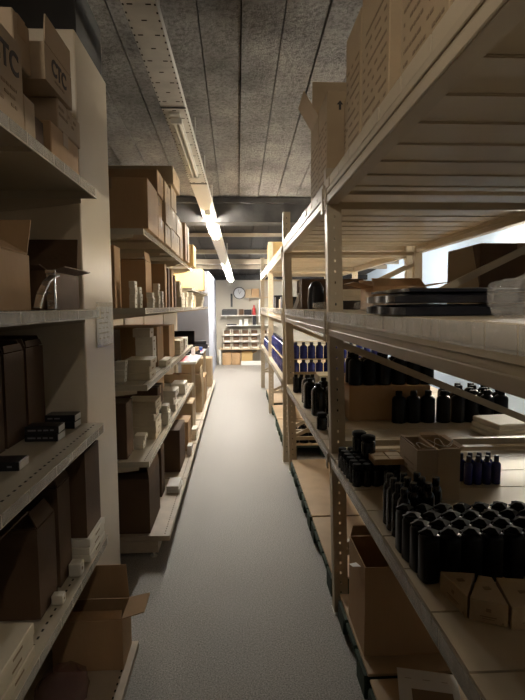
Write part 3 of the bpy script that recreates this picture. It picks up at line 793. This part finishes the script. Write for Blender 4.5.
# tall open carton and the sheet of paper on the boards
g = at(364, 656.5, Z=FZ); hh = at(364, 568, Y=g.y).z-FZ
r = carton('carton', 'tall open brown carton standing on a pallet under the near rack', g.x, g.x+.40, g.y, g.y+.27, FZ, hh, 'card', flaps={'f': (100, .05), 'r': (100, .1)})
t_ = MB(); e = [(-.2, -.07, hh-.03), (-.228, -.05, hh-.04), (-.232, .0, hh-.055), (-.2, .01, hh-.055)]
t_.add(e+[(x, y, z+.0015) for x, y, z in e], [(0, 1, 2, 3), (4, 7, 6, 5), (0, 4, 5, 1), (1, 5, 6, 2), (2, 6, 7, 3), (3, 7, 4, 0)]).build('torn_flap', 'paper', r)
r = thing('paper_sheet', 'printed white paper sheet on the board below the near deck', 'paper', (.655, 1.60, FZ), -.25)
MB().box(-.105, .105, -.15, .15, 0, .002).build('sheet', 'paper', r)
q = MB(); q.box(-.06, .08, -.06, .05, .002, .0026); print_lines(q, 'front', (-.08, .0021, .10), .15, 1, .02, .0006, seed=5); q.build('printed_block', 'ink_soft', r)
p_ = bottle_proto('dark_bottle', .045, .17, 'black_semi', 'black_cap', p=3)
for k in range(6):
    put(p_, .56+.10*(k % 3), 4.95+.11*(k//3), FZ, f'squat black bottle on the far floor board, {ORD[k//3+1]} row, {ORD[k % 3+1]} from the aisle', 'black bottles on the far floor board')

# ---- near bay, lower deck (z .80)
DZ = .8008
# cluster of slim glossy bottles
p1 = bottle_proto('slim_bottle', .0195, .165, 'black_gloss', 'black_gloss', neck=.5, caph=.16)
k = 0
gs = at(402, 543, Z=.8)
rows = [(gs.x+.004, gs.y, 1), (gs.x+.002, gs.y+.046, 3), (gs.x, gs.y+.092, 4), (gs.x+.002, gs.y+.138, 3)]
for j, (x, y, n) in enumerate(rows):
    for i in range(n):
        put(p1, x+i*.045, y+random.uniform(-.003, .003), DZ, f'slim glossy black bottle in the aisle-edge cluster, {ORD[j+1]} row from camera, {ORD[i+1]} from the aisle', 'slim glossy black bottles')
# pointed-cap bottles
p2 = bottle_proto('square_bottle', .0225, .135, 'black_semi', 'black_cap', p=4.5, neck=1.0, caph=.10, shoulder=.12, captop='pyramid')
gq = at(428, 580, Z=.8)
for j in range(4):
    for i in range(7):
        x, y = gq.x+i*.055-j*.003, gq.y+j*.052
        put(p2, x, y, DZ, f'square black bottle with pointed cap, {ORD[j+1]} row from camera, {ORD[i+1]} from the aisle', 'square black bottles with pointed caps', rz=random.uniform(-.12, .30))
# small wedge-shaped printed cartons in front
gb = at(468, 620, Z=.8); ht = at(468, 598, Y=gb.y).z-DZ
def wedge(label, px):
    P = [at(x, y, Z=DZ+ht) for x, y in px]
    c = sum(P, Vector())/len(P)
    poly = [((p.x-c.x)*.985, (p.y-c.y)*.985) for p in P]
    if sum(a[0]*b[1]-b[0]*a[1] for a, b in zip(poly, poly[1:]+poly[:1])) < 0: poly.reverse()
    r = thing('soap_box', label, 'box', (c.x, c.y, DZ), 0, 'small printed kraft cartons on the near deck')
    MB().prism(poly, 0, ht).build('body', 'card_light', r, bevel=.001)
    q = MB()
    for a, b in zip(poly, poly[1:]+poly[:1]):
        A, B = Vector((*a, 0)), Vector((*b, 0)); d = (B-A); L = d.length; d.normalize(); n = Vector((d.y, -d.x, 0))
        if L < .03: continue
        T = Matrix((d, Vector((0, 0, 1)), n)).transposed().to_4x4(); T.translation = (A+B)/2
        q.box(-.22*L, .22*L, ht*.28, ht*.33, .0001, .0008, T); q.box(-.16*L, .16*L, ht*.19, ht*.22, .0001, .0008, T)
        q.box(-.005, .005, ht*.52, ht*.68, .0001, .0008, T); q.box(.36*L, .40*L, ht*.08, ht*.16, .0001, .0008, T)
    q.box(-.008, .008, -.006, .006, ht+.0001, ht+.0007)
    q.build('printed_lettering', 'ink_soft', r)
wedge('wedge-shaped printed kraft carton nearest the deck edge in front of the bottles', [(440, 571), (475, 573), (467.5, 597.5)])
wedge('wedge-shaped printed kraft carton between two others before the pointed-cap bottles', [(469.5, 598), (478, 574.5), (492, 577), (509, 606)])
wedge('wedge-shaped printed kraft carton farthest from the aisle of the three', [(512, 608), (495.5, 577), (531, 579), (552, 607)])
# jars
p3 = bottle_proto('wide_jar', .0183, .088, 'black_gloss', 'black_cap', neck=.82, caph=.24, shoulder=.14)
gj = at(358, 486, Z=.8); JX, JY = gj.x-.004, gj.y
jr = [(JX, JY, 5, 0), (JX-.003, JY+.045, 5, 0), (JX-.006, JY+.09, 5, 0), (JX-.008, JY+.135, 4, 0), (JX-.010, JY+.18, 2, 0), (JX-.010, JY+.225, 2, 0)]
for j, (x, y, n, _) in enumerate(jr):
    for i in range(n):
        put(p3, x+.038*i, y, DZ, f'black jar in the jar group by the near post, {ORD[j+1]} row, {ORD[i+1]} from the aisle', 'black jars by the near post', cat='jar')
tr = thing('jar_tray', 'brown tray of folded leaflets lying on top of the front black jars', 'tray', (JX+.125, JY+.03, DZ+.0888))
MB().box(-.065, .065, -.055, .055, 0, .004).build('tray_floor', 'card', tr)
q = MB()
for a in ((-.065, .065, -.055, -.052), (-.065, .065, .052, .055), (-.065, -.062, -.052, .052), (.062, .065, -.052, .052)): q.box(*a, .004, .022)
q.build('tray_wall', 'card', tr)
for i in range(4):
    MB().box(-.058+.06*(i % 2), -.004+.06*(i % 2), -.048+.05*(i//2), -.004+.05*(i//2), .0045, .02).build('leaflet', 'card_light', tr)
p4 = bottle_proto('tall_jar', .029, .088, 'black_gloss', 'black_cap', neck=.85, caph=.22, shoulder=.14)
put(p4, JX+.065, JY+.085, DZ+.0885, 'larger black jar stacked on top of the jars, nearer one', 'larger black jars stacked on the jar group', cat='jar')
put(p4, JX+.045, JY+.155, DZ+.0885, 'larger black jar stacked on top of the jars, the one behind', 'larger black jars stacked on the jar group', cat='jar')
p4b = [put(p4, JX+.19, JY+.15, DZ, 'larger black jar on the deck behind the leaflet tray', 'larger black jars stacked on the jar group', cat='jar')]
# two slim cartons tied together
gt = at(437, 500.5, Z=.8); ga = at(419, 497, Z=.8); gr = at(458.5, 500, Z=.8)
th = at(437, 450, Y=gt.y).z-DZ
carton('carton', 'slim kraft carton with printed side, the left of a tied pair on the deck', gt.x-.076, gt.x-.001, gt.y, gt.y+.19, DZ, th, 'card_pale', flaps={'l': (60, .012), 'n': (20, .015)}, lines=[('left', -.06, .12, .1, 4, .02, .006)])
carton('carton', 'slim kraft carton with string and flaps, the right of a tied pair', gt.x+.001, gt.x+.081, gt.y, gt.y+.19, DZ, th, 'card_light', flaps={'r': (10, .02), 'n': (12, .02), 'f': (8, .03)})
cu = bpy.data.curves.new('string', 'CURVE'); cu.dimensions = '3D'; cu.bevel_depth = .0015
pts = [(-.07+gt.x, gt.y+dy, DZ+th+dz) for dy, dz in ((-.01, .012), (.02, .022))]+[(gt.x+dx, gt.y+dy, DZ+th+dz) for dx, dy, dz in ((-.02, .0, .010), (.005, .03, .034), (.03, .0, .012), (.06, .02, .026), (.02, -.01, .016), (-.03, .03, .03))]
sp = cu.splines.new('BEZIER'); sp.bezier_points.add(len(pts)-1)
for b, p in zip(sp.bezier_points, pts): b.co = p; b.handle_left_type = b.handle_right_type = 'AUTO'
o = bpy.data.objects.new('string', cu); COL.objects.link(o); cu.materials.append(M['paper'])
dg = bpy.context.evaluated_depsgraph_get(); me = bpy.data.meshes.new_from_object(o.evaluated_get(dg)); bpy.data.objects.remove(o)
o = bpy.data.objects.new('string', me); COL.objects.link(o); tag(o, 'loop of white string lying on the two tied cartons', 'string')
# blue bottles
gbl = at(468, 484, Z=.8)
p5 = bottle_proto('blue_bottle', .0175, .112, 'blue_glass', 'blue_cap', neck=.45, caph=.22, shoulder=.14)
for j in range(2):
    for i in range(4):
        put(p5, gbl.x+.037*i-.012*j, gbl.y+.042*j, DZ, f'small cobalt bottle beside the tied cartons, {ORD[j+1]} row, {ORD[i+1]} from the aisle', 'small cobalt bottles beside the tied cartons')

# ---- middle bay, lower deck
p6 = bottle_proto('big_bottle', .041, .19, 'black_semi', 'black_cap', neck=.42, caph=.15, shoulder=.16)
gc = at(349, 421, Z=.8); gd = at(432, 421, Z=.8); ch = at(380, 386, Y=gc.y).z-DZ
carton('carton', 'wide brown carton carrying big black bottles on the lower deck', gc.x, gd.x, gc.y, gc.y+.42, DZ, ch, 'card', tape='x')
for j in range(2):
    for i in range(6):
        put(p6, gc.x+.05+.09*i, gc.y+.06+.10*j, DZ+ch+.001, f'big black bottle on top of the wide carton, {ORD[j+1]} row, {ORD[i+1]} from the aisle', 'big black bottles on the carton')
for i in range(3):
    put(p6, at(395, 420, Z=.8).x+.089*i, gc.y-.06, DZ, f'big black bottle standing in front of the wide carton, {ORD[i+1]} from the aisle', 'big black bottles before the carton')
gk = at(443, 422, Z=.8)
for j in range(4):
    for i in range(5):
        if j and i == 0: continue
        put(p6, gk.x+.088*i+(.03 if j % 2 else 0), gk.y+.092*j, DZ, f'big black bottle in the crowd right of the carton, {ORD[j+1]} row, {ORD[i+1]} from the carton', 'big black bottles right of the carton')
r = thing('paper_bundle', 'flat wrapped bundle of white paper on the deck near the rear beam', 'paper bundle', (1.47, 2.62, DZ), .12)
for k in range(3): MB().box(-.16+.006*k, .16-.004*k, -.12, .12, k*.028, k*.028+.0275).build('ream', 'paper', r, bevel=.006)
# jugs beside the post
p7 = bottle_proto('square_jug', .042, .205, 'black_gloss', 'black_cap', p=3.4, neck=.40, caph=.11, shoulder=.2)
gg = at(316, 416.5, Z=.8)
for k, (x, y, w) in enumerate(((gg.x+.02, gg.y+.04, 'front one'), (gg.x, gg.y+.27, 'behind the front one at the deck edge'), (gg.x+.115, gg.y+.08, 'second from the aisle'), (gg.x+.10, gg.y+.30, 'behind the second from the aisle'), (gg.x+.01, gg.y+.45, 'last at the deck edge'))):
    put(p7, x, y, DZ, 'glossy black square jug beside the near post, '+w, 'glossy black square jugs', rz=.1)
p8 = bottle_proto('squat_jar', .03, .095, 'black_gloss', 'black_cap', neck=.8, caph=.22)
for k, (x, y) in enumerate(((.475, 2.80), (.545, 2.84))):
    put(p8, x, y, DZ, 'squat black jar just behind the near post, '+('at the deck edge' if k == 0 else 'second from the edge'), 'squat black jars behind the near post', cat='jar')
p9 = bottle_proto('black_bottle', .021, .15, 'black_semi', 'black_cap', neck=.5, caph=.16)
for j in range(2):
    for i in range(4):
        put(p9, .472+.045*i, 4.02+.05*j, DZ, f'black bottle under the small tray, {ORD[j+1]} row, {ORD[i+1]} from the aisle', 'black bottles under the small tray')
tag(MB().box(.45, .63, 3.99, 4.10, DZ+.151, DZ+.156).box(.45, .63, 3.99, 3.993, DZ+.156, DZ+.17).build('card_tray', 'card_light'), 'pale card tray lying across the small black bottles', 'tray')
carton('carton', 'small cream carton beside the black bottles under the tray', .66, .86, 4.05, 4.3, DZ, .13, 'offwhite_card', tape=None)

# ---- far racking, lower deck: two tiers of blue bottles
pb = bottle_proto('blue_bottle', .0375, .165, 'blue_glass', 'blue_cap', neck=.42, caph=.18)
XS = [.50+.08*i for i in range(12)]
for tier in range(2):
    zz = DZ+tier*.172
    for i, x in enumerate(XS):
        put(pb, x, 5.0, zz, f'cobalt bottle in the near row of the far rack, {"lower" if tier == 0 else "upper"} tier, {ORD[i+1]} from the aisle', 'cobalt bottles on the far rack')
    for i in range(1, 22):
        put(pb, .50, 5.0+.085*i, zz, f'cobalt bottle along the far rack edge, {"lower" if tier == 0 else "upper"} tier, {ORD[i]} behind the corner', 'cobalt bottles on the far rack')
tag(MB().box(.452, 1.45, 4.955, 5.045, DZ+.1655, DZ+.1715).box(.452, .545, 5.0455, 6.85, DZ+.1655, DZ+.1715).build('tier_board', 'card_light'), 'card layer between the two tiers of cobalt bottles', 'board')
for i in range(12):
    put(pb, .50, 7.1+.16*i, DZ, f'cobalt bottle in the last bay of the far rack, {ORD[i+1]} from its near post', 'cobalt bottles in the last bay')

# ---- mid deck (z 1.472)
MZ = 1.4728
def sack(name, label, loc, sx, sy, sz, m, rz=0, sub=4, amp=.12, cat='bag', seed=0):
    b = bmesh.new(); bmesh.ops.create_icosphere(b, subdivisions=sub, radius=1)
    rr = random.Random(seed); ph = [rr.uniform(0, 6) for _ in range(6)]
    for v in b.verts:
        c = v.co.copy()
        k = 1+amp*(math.sin(5*c.x+ph[0])*math.cos(4*c.y+ph[1])+.6*math.sin(11*c.y+ph[2]+3*c.z)+.5*math.sin(14*c.x+ph[3]))
        p = Vector((math.copysign(abs(c.x)**.7, c.x), math.copysign(abs(c.y)**.7, c.y), math.copysign(abs(c.z)**.8, c.z)))*k
        v.co = (p.x*sx, p.y*sy, max(0, (p.z*.5+.5)*sz) if p.z > -.85 else 0)
    lo = min(v.co.z for v in b.verts)
    vs = [(v.co.x, v.co.y, v.co.z-lo) for v in b.verts]; fs = [tuple(w.index for w in f.verts) for f in b.faces]; b.free()
    o = MB().add(vs, fs).build(name, m, smooth=True, loc=loc, rz=rz)
    if label: tag(o, label, cat)
    return o
def flat_bag(label, x, y, z, sx, sy, h, rz, seed):
    rr = random.Random(seed); n, k = 14, 10; vs, fs = [], []
    for side in (0, 1):
        for j in range(k+1):
            for i in range(n+1):
                u, v = i/n*2-1, j/k*2-1
                d = max(abs(u), abs(v))**9
                w = .0012*math.sin(7*u+3*v+seed)+.001*math.sin(13*v-5*u)
                vs.append((u*sx*(1+.02*math.sin(9*v+seed)), v*sy*(1+.03*math.sin(8*u+seed)), (h-.003+w)*(1-.22*d) if side else h*.06*d))
    m_ = (n+1)*(k+1)
    for j in range(k):
        for i in range(n):
            a = j*(n+1)+i
            fs.append((a, a+n+1, a+n+2, a+1)); fs.append((m_+a, m_+a+1, m_+a+n+2, m_+a+n+1))
    ring = [i for i in range(n)]+[j*(n+1)+n for j in range(k)]+[k*(n+1)+n-i for i in range(n)]+[(k-j)*(n+1) for j in range(k)]
    for a, b in zip(ring, ring[1:]+ring[:1]): fs.append((a, b, m_+b, m_+a))
    o = MB().add(vs, fs).build('black_bag', 'bag_black', smooth=True, loc=(x, y, z), rz=rz); tag(o, label, 'bag', 'flat black bags on the mid deck')
flat_bag('flat black plastic bag on the mid deck, bottom of the pile', .61, 1.40, MZ, .205, .16, .032, .05, 1)
flat_bag('flat black plastic bag on the mid deck, middle of the pile', .605, 1.41, MZ+.0322, .207, .158, .028, -.03, 2)
flat_bag('flat black plastic bag on the mid deck, top of the pile', .595, 1.42, MZ+.0604, .17, .15, .014, .06, 3)
sack('plastic_bag', 'crinkled clear plastic bag at the left end of the black bags', (.60, 1.86, MZ), .13, .20, .05, 'clear', seed=4)
gp = at(508, 335, Z=MZ)
sack('plastic_bag', 'puffed clear plastic bag hanging over the edge right of the black bags', (.585, 1.0, MZ), .05, .09, .085, 'clear', seed=9)
carton('carton', 'open brown carton with spread flaps in the middle of the mid deck', .80, 1.12, 2.95, 3.25, MZ, .135, 'card', flaps={'l': (12, .12), 'r': (10, .14), 'n': (150, .1), 'f': (25, .12)})
gx = at(480, 270, Y=2.52).x; gz = at(500, 243, Y=2.52).z
r = carton('carton', 'dark brown closed carton at the back right of the mid deck', gx, 1.655, 2.52, 2.92, MZ, gz-MZ, 'card_dark', tape='y')
gf = at(448, 300, Y=2.48).x; gw = at(478, 300, Y=2.48).x-gf; gh = at(470, 246, Y=2.48).z-MZ
o = MB().prism([(0, 0), (gw, 0), (gw, gh*.42), (gw*.75, gh), (0, gh*.90), (0, gh*.38), (-gw*.4, gh*.14), (0, gh*.14)], -.003, .003, Matrix(((1, 0, 0, 0), (0, 0, -1, 0), (0, 1, 0, 0), (0, 0, 0, 1)))).build('cardboard_flap', 'card_light', loc=(gf, 2.48, MZ))
tag(o, 'upright sheet of cardboard leaning against the dark carton on the mid deck', 'cardboard')
pack('white_box', 'small white box before the spread-flap carton', .92, .99, 2.80, 2.90, MZ, .075, 'paper')
# contents of the middle bay on the mid deck
carton('carton', 'dark reddish brown carton at the back of the middle bay', .52, 1.02, 4.05, 4.38, MZ, .24, 'card_dark', tape='x')
r = thing('backpack', 'tall black bag standing in front of the reddish carton', 'bag', (.61, 3.9, MZ))
MB().loft([(0, .06, .05), (.05, .066, .055), (.16, .06, .05), (.205, .035, .03), (.215, .01, .01)], 16, 3).build('bag_body', 'bag_black', r, smooth=True)
MB().bar((-.03, -.0645, .05), (-.02, -.053, .17), .014, .006, up=(0, -1, 0)).build('strap', 'black_plastic', r)
r = thing('paper_sheet', 'white paper slip leaning at the far rack post', 'paper', (.482, 4.2, MZ))
MB().add([(-.02, 0, 0), (.01, 0, 0), (.06, .02, .13), (.03, .02, .135), (-.02, .002, 0), (.01, .002, 0), (.06, .022, .13), (.03, .022, .135)], [(0, 1, 2, 3), (4, 7, 6, 5), (0, 4, 5, 1), (1, 5, 6, 2), (2, 6, 7, 3), (3, 7, 4, 0)]).build('slip', 'paper', r)
pile('cream carton', 'of the pile in front of the reddish carton', .70, .98, 3.72, 3.92, MZ, (.05, .045, .05), 'offwhite_card', .004, name='cream_box')
pack('dark_box', 'long dark box beside the near post in the middle bay', .70, 1.0, 3.40, 3.6, MZ, .06, 'black_card')
sack('plastic_bag', 'crumpled clear bag beside the black standing bag', (.60, 3.5, MZ), .07, .09, .05, 'clear', seed=12)
for k, (x, y, h, mm, w) in enumerate(((.50, 5.3, .12, 'black_card', 'black box at the near corner of the far mid deck'), (.52, 5.7, .10, 'card_light', 'tan box second along the far mid deck'), (.5, 6.1, .13, 'black_card', 'dark box third along the far mid deck'), (.51, 6.5, .16, 'black_card', 'taller dark box fourth along the far mid deck'))):
    pack('stock_box', w, x-.04, x+.12, y-.09, y+.09, MZ, h, mm)

# ---- top deck (z 2.06)
TZ = 2.0608
def tall(label, y0, y1, h, m='card_light', flaps=None, x1=.90, x0=.452, **kw):
    L = y1-y0
    return carton('carton', label, x0, x1, y0, y1, TZ, h, m, flaps=flaps, tape=None,
                  lines=[('left', -L*.42, h*.70, L*.84, 9, h*.07, .008)], **kw)
tall('tall printed carton with open flaps at the far end of the near top deck', 2.83, 3.10, .47, flaps={'l': (58, .15), 'f': (84, .30), 'n': (88, .05)}, arrow=[('front', -.12, .42, .05)])
tall('tall printed carton before the open-flap one on the top deck', 2.56, 2.82, .49, arrow=[('front', -.16, .42, .05)])
tall('shorter printed carton with an arrow above the near right post', 2.16, 2.46, .40, x0=.515, arrow=[('front', -.16, .36, .05)])
tall('tall printed carton standing nearest the post on the near top deck', 1.88, 2.12, .50)
tall('tall printed carton with a slanting title, second before the post', 1.53, 1.86, .51)
tall('wide printed carton third before the post, after the dark gap', 1.10, 1.42, .50)
tall('printed carton nearest the camera on the top deck', .76, 1.085, .50, 'card_pale')
carton('carton', 'dark carton set back in the gap between printed cartons', .52, .9, 1.43, 1.52, TZ, .40, 'card_dark', tape=None)
carton('carton', 'yellow carton on the top deck of the far racking', .445, .85, 6.98, 7.38, TZ, .31, 'card_yellow', tape='x')
carton('carton', 'long low pale carton lying on the far top deck', .50, 1.4, 4.9, 5.2, TZ, .06, 'card_light', tape=None)
tag(MB().box(.404, .413, 9.1, 9.32, 1.2, 1.62).build('sign_board', 'paper', bevel=.002), 'white blank board hanging on the last far rack post', 'sign')

# ================================================================== END WALL
WY = Y1-.001
def wall_shelf(label, x0, x1, z, d=.30, m='white_metal', br=True):
    r = thing('wall_shelf', label, 'shelf', (0, 0, 0))
    MB().box(x0, x1, WY-d, WY, z-.022, z).build('board', m, r, bevel=.002)
    for x in (x0+.12, x1-.12) if br else ():
        MB().add([(x, WY, z-.022), (x, WY-d*.8, z-.022), (x, WY, z-.13), (x+.01, WY, z-.022), (x+.01, WY-d*.8, z-.022), (x+.01, WY, z-.13)], [(0, 1, 2), (3, 5, 4), (0, 3, 4, 1), (1, 4, 5, 2), (2, 5, 3, 0)]).build('bracket', m, r)
    return r
def wx(px): return at(px, 306, Y=WY-.15).x
def wz(py): return at(240, py, Y=WY-.15).z
wall_shelf('short high wall shelf beside the clock', wx(245), wx(275), wz(297), .25, 'wood')
zB, zC, zD = wz(315), wz(325), wz(348)
wall_shelf('upper white wall shelf with dark goods on the end wall', wx(221), wx(275), zB)
wall_shelf('lower white wall shelf above the bins', wx(226), wx(275), zC)
wall_shelf('white bench shelf carrying the picking bins', wx(219), wx(275), zD, .40, 'wood', br=False)
for x in (wx(219.6), wx(268)):
    o = MB().box(x-.03, x+.03, WY-.39, WY-.33, 0, zD-.0235).build('shelf_post', 'white_metal'); tag(o, 'white post holding up the bin bench, ' + ('by the left wall' if x < 0 else 'behind the rack'), 'post')
carton('carton', 'light brown carton on the short high shelf, left', wx(245.5), wx(251), WY-.24, WY-.02, wz(297)+.001, .19, 'card_light', tape='x')
carton('carton', 'light brown carton on the short high shelf, right', wx(251.5), wx(259), WY-.24, WY-.02, wz(297)+.001, .21, 'card', tape='x')
carton('crate', 'low black crate on the upper wall shelf', wx(222), wx(237), WY-.28, WY-.03, zB+.001, .13, 'black_plastic', flaps={'f': (90, .02)})
pack('stock_box', 'brown box on the upper wall shelf beside the crate', wx(239), wx(243.5), WY-.25, WY-.05, zB+.001, .15, 'card_dark')
pack('stock_box', 'black box on the upper wall shelf', wx(244), wx(251.5), WY-.25, WY-.05, zB+.001, .14, 'black_card')
tag(MB().loft([(0, .045, .045), (.16, .045, .045), (.19, .02, .02), (.25, .02, .02)], 12).build('red_bottle', 'red', smooth=True, loc=(wx(254), WY-.15, zB+.001)), 'red bottle on the upper wall shelf', 'bottle')
tag(MB().box(wx(227), wx(236.5), WY-.26, WY-.06, zC+.001, zC+.03).build('black_board', 'black_card', bevel=.002), 'flat black folder on the lower wall shelf', 'folder')
pack('white_box', 'small white box on the lower wall shelf', wx(239), wx(242), WY-.22, WY-.08, zC+.001, .13, 'paper')
pack('white_box', 'wide white box in the middle of the lower wall shelf', wx(244), wx(248), WY-.22, WY-.08, zC+.001, .15, 'paper')
pack('stock_box', 'tall black box at the right end of the lower wall shelf', wx(252.5), wx(256), WY-.22, WY-.08, zC+.001, .25, 'black_card')
# clock
r = thing('wall_clock', 'round white wall clock with a dark rim on the end wall', 'clock', (wx(239.5), WY-.031, wz(293)))
TR = Matrix(((1, 0, 0, 0), (0, 0, -1, 0), (0, 1, 0, 0), (0, 0, 0, 1)))
q = MB(); n = 32; vs, fs = [], []
for i in range(n):
    c, s = math.cos(2*PI*i/n), math.sin(2*PI*i/n)
    for rr_, yy in ((.158, .03), (.158, -.006), (.138, -.006), (.138, .03)): vs.append((rr_*c, yy, rr_*s))
for i in range(n):
    for k in range(4): fs.append((i*4+k, i*4+(k+1) % 4, ((i+1) % n)*4+(k+1) % 4, ((i+1) % n)*4+k))
q.add(vs, fs).build('rim', 'black_plastic', r, smooth=True)
MB().loft([(-.029, .137, .137), (-.004, .137, .137)], 32, T=TR).build('face', 'clock_face', r)
MB().bar((0, -.001, -.02), (.05, -.001, .06), .008, .003, up=(0, 1, 0)).build('hour_hand', 'black_plastic', r)
MB().bar((0, .0005, -.02), (-.03, .0005, .11), .006, .002, up=(0, 1, 0)).build('minute_hand', 'black_plastic', r)
tag(MB().box(wx(230.6), wx(232.6), WY-.04, WY, wz(307), wz(293.5)).build('wall_rail', 'black_plastic', bevel=.002), 'vertical black rail on the end wall left of the clock', 'rail')
# picking bins
def bin_proto():
    r = thing('picking_bin', None, 'bin')
    w, d, h, t = .105, .15, .164, .018
    q = MB(); q.box(-w, w, -d, d, 0, t); q.box(-w, w, d-t, d, t, h)
    for s in (-1, 1):
        x0, x1 = (s*w, s*(w-t)) if s < 0 else (w-t, w)
        q.add([(x0, -d, t), (x1, -d, t), (x1, d-t, t), (x0, d-t, t), (x0, -d, h*.30), (x1, -d, h*.30), (x1, -d*.3, h), (x0, -d*.3, h), (x1, d-t, h), (x0, d-t, h)],
              [(0, 3, 2, 1), (0, 1, 5, 4), (4, 5, 6, 7), (7, 6, 8, 9), (2, 3, 9, 8), (1, 2, 8, 6, 5), (0, 4, 7, 9, 3)])
    q.box(-w+t, w-t, -d, -d+t, t, h*.30)
    q.build('bin_body', 'bin', r)
    MB().box(-.05, .05, -d-.002, -d-.0005, .010, .035).build('bin_label', 'paper', r)
    MB().box(-w+.034, w-.034, -d+.012, d-.02, t+.001, h*.78).build('interior_shade', 'card_dark', r)  # dark block standing in for the shade inside the bin
    return r
pbn = bin_proto()
for row in range(3):
    for i in range(5):
        x = wx(226.8+9.1*i); zz = zD+.001+row*.1655
        put(pbn, x, WY-.20, zz, f'open grey picking bin on the end-wall bench, {("bottom","middle","top")[row]} row, {ORD[i+1]} from the left', 'grey picking bins on the bench', rz=0)
        if row < 2 and i == 0: pass
carton('carton', 'brown carton on the floor under the bin bench, left', wx(222), wx(231), WY-.38, WY-.05, .001, .31, 'card', tape='x')
carton('carton', 'brown carton on the floor under the bin bench, middle', wx(231.5), wx(240), WY-.38, WY-.05, .001, .30, 'card', tape='x')
carton('carton', 'yellowish carton on the floor under the bin bench, right', wx(241), wx(252), WY-.34, WY-.05, .001, .27, 'card_yellow', flaps={'n': 150, 'l': 80, 'r': 30})
tag(MB().box(wx(240.5), wx(262), WY-.52, WY-.41, .001, .10).build('white_plank', 'paper', bevel=.003), 'long white plank on the floor before the yellowish carton', 'plank')

# ================================================================== WORLD AND VIEW
W = bpy.data.worlds.new('world'); S.world = W; W.use_nodes = True
W.node_tree.nodes['Background'].inputs['Color'].default_value = (.02, .02, .02, 1)
S.view_settings.view_transform = 'Standard'; S.view_settings.look = 'None'
S.view_settings.gamma = 1; S.view_settings.exposure = 2.6
S.view_settings.use_curve_mapping = False
S.cycles.max_bounces = 8; S.cycles.diffuse_bounces = 6; S.cycles.transparent_max_bounces = 16
S.cycles.sample_clamp_indirect = 4; S.cycles.caustics_reflective = False; S.cycles.caustics_refractive = False
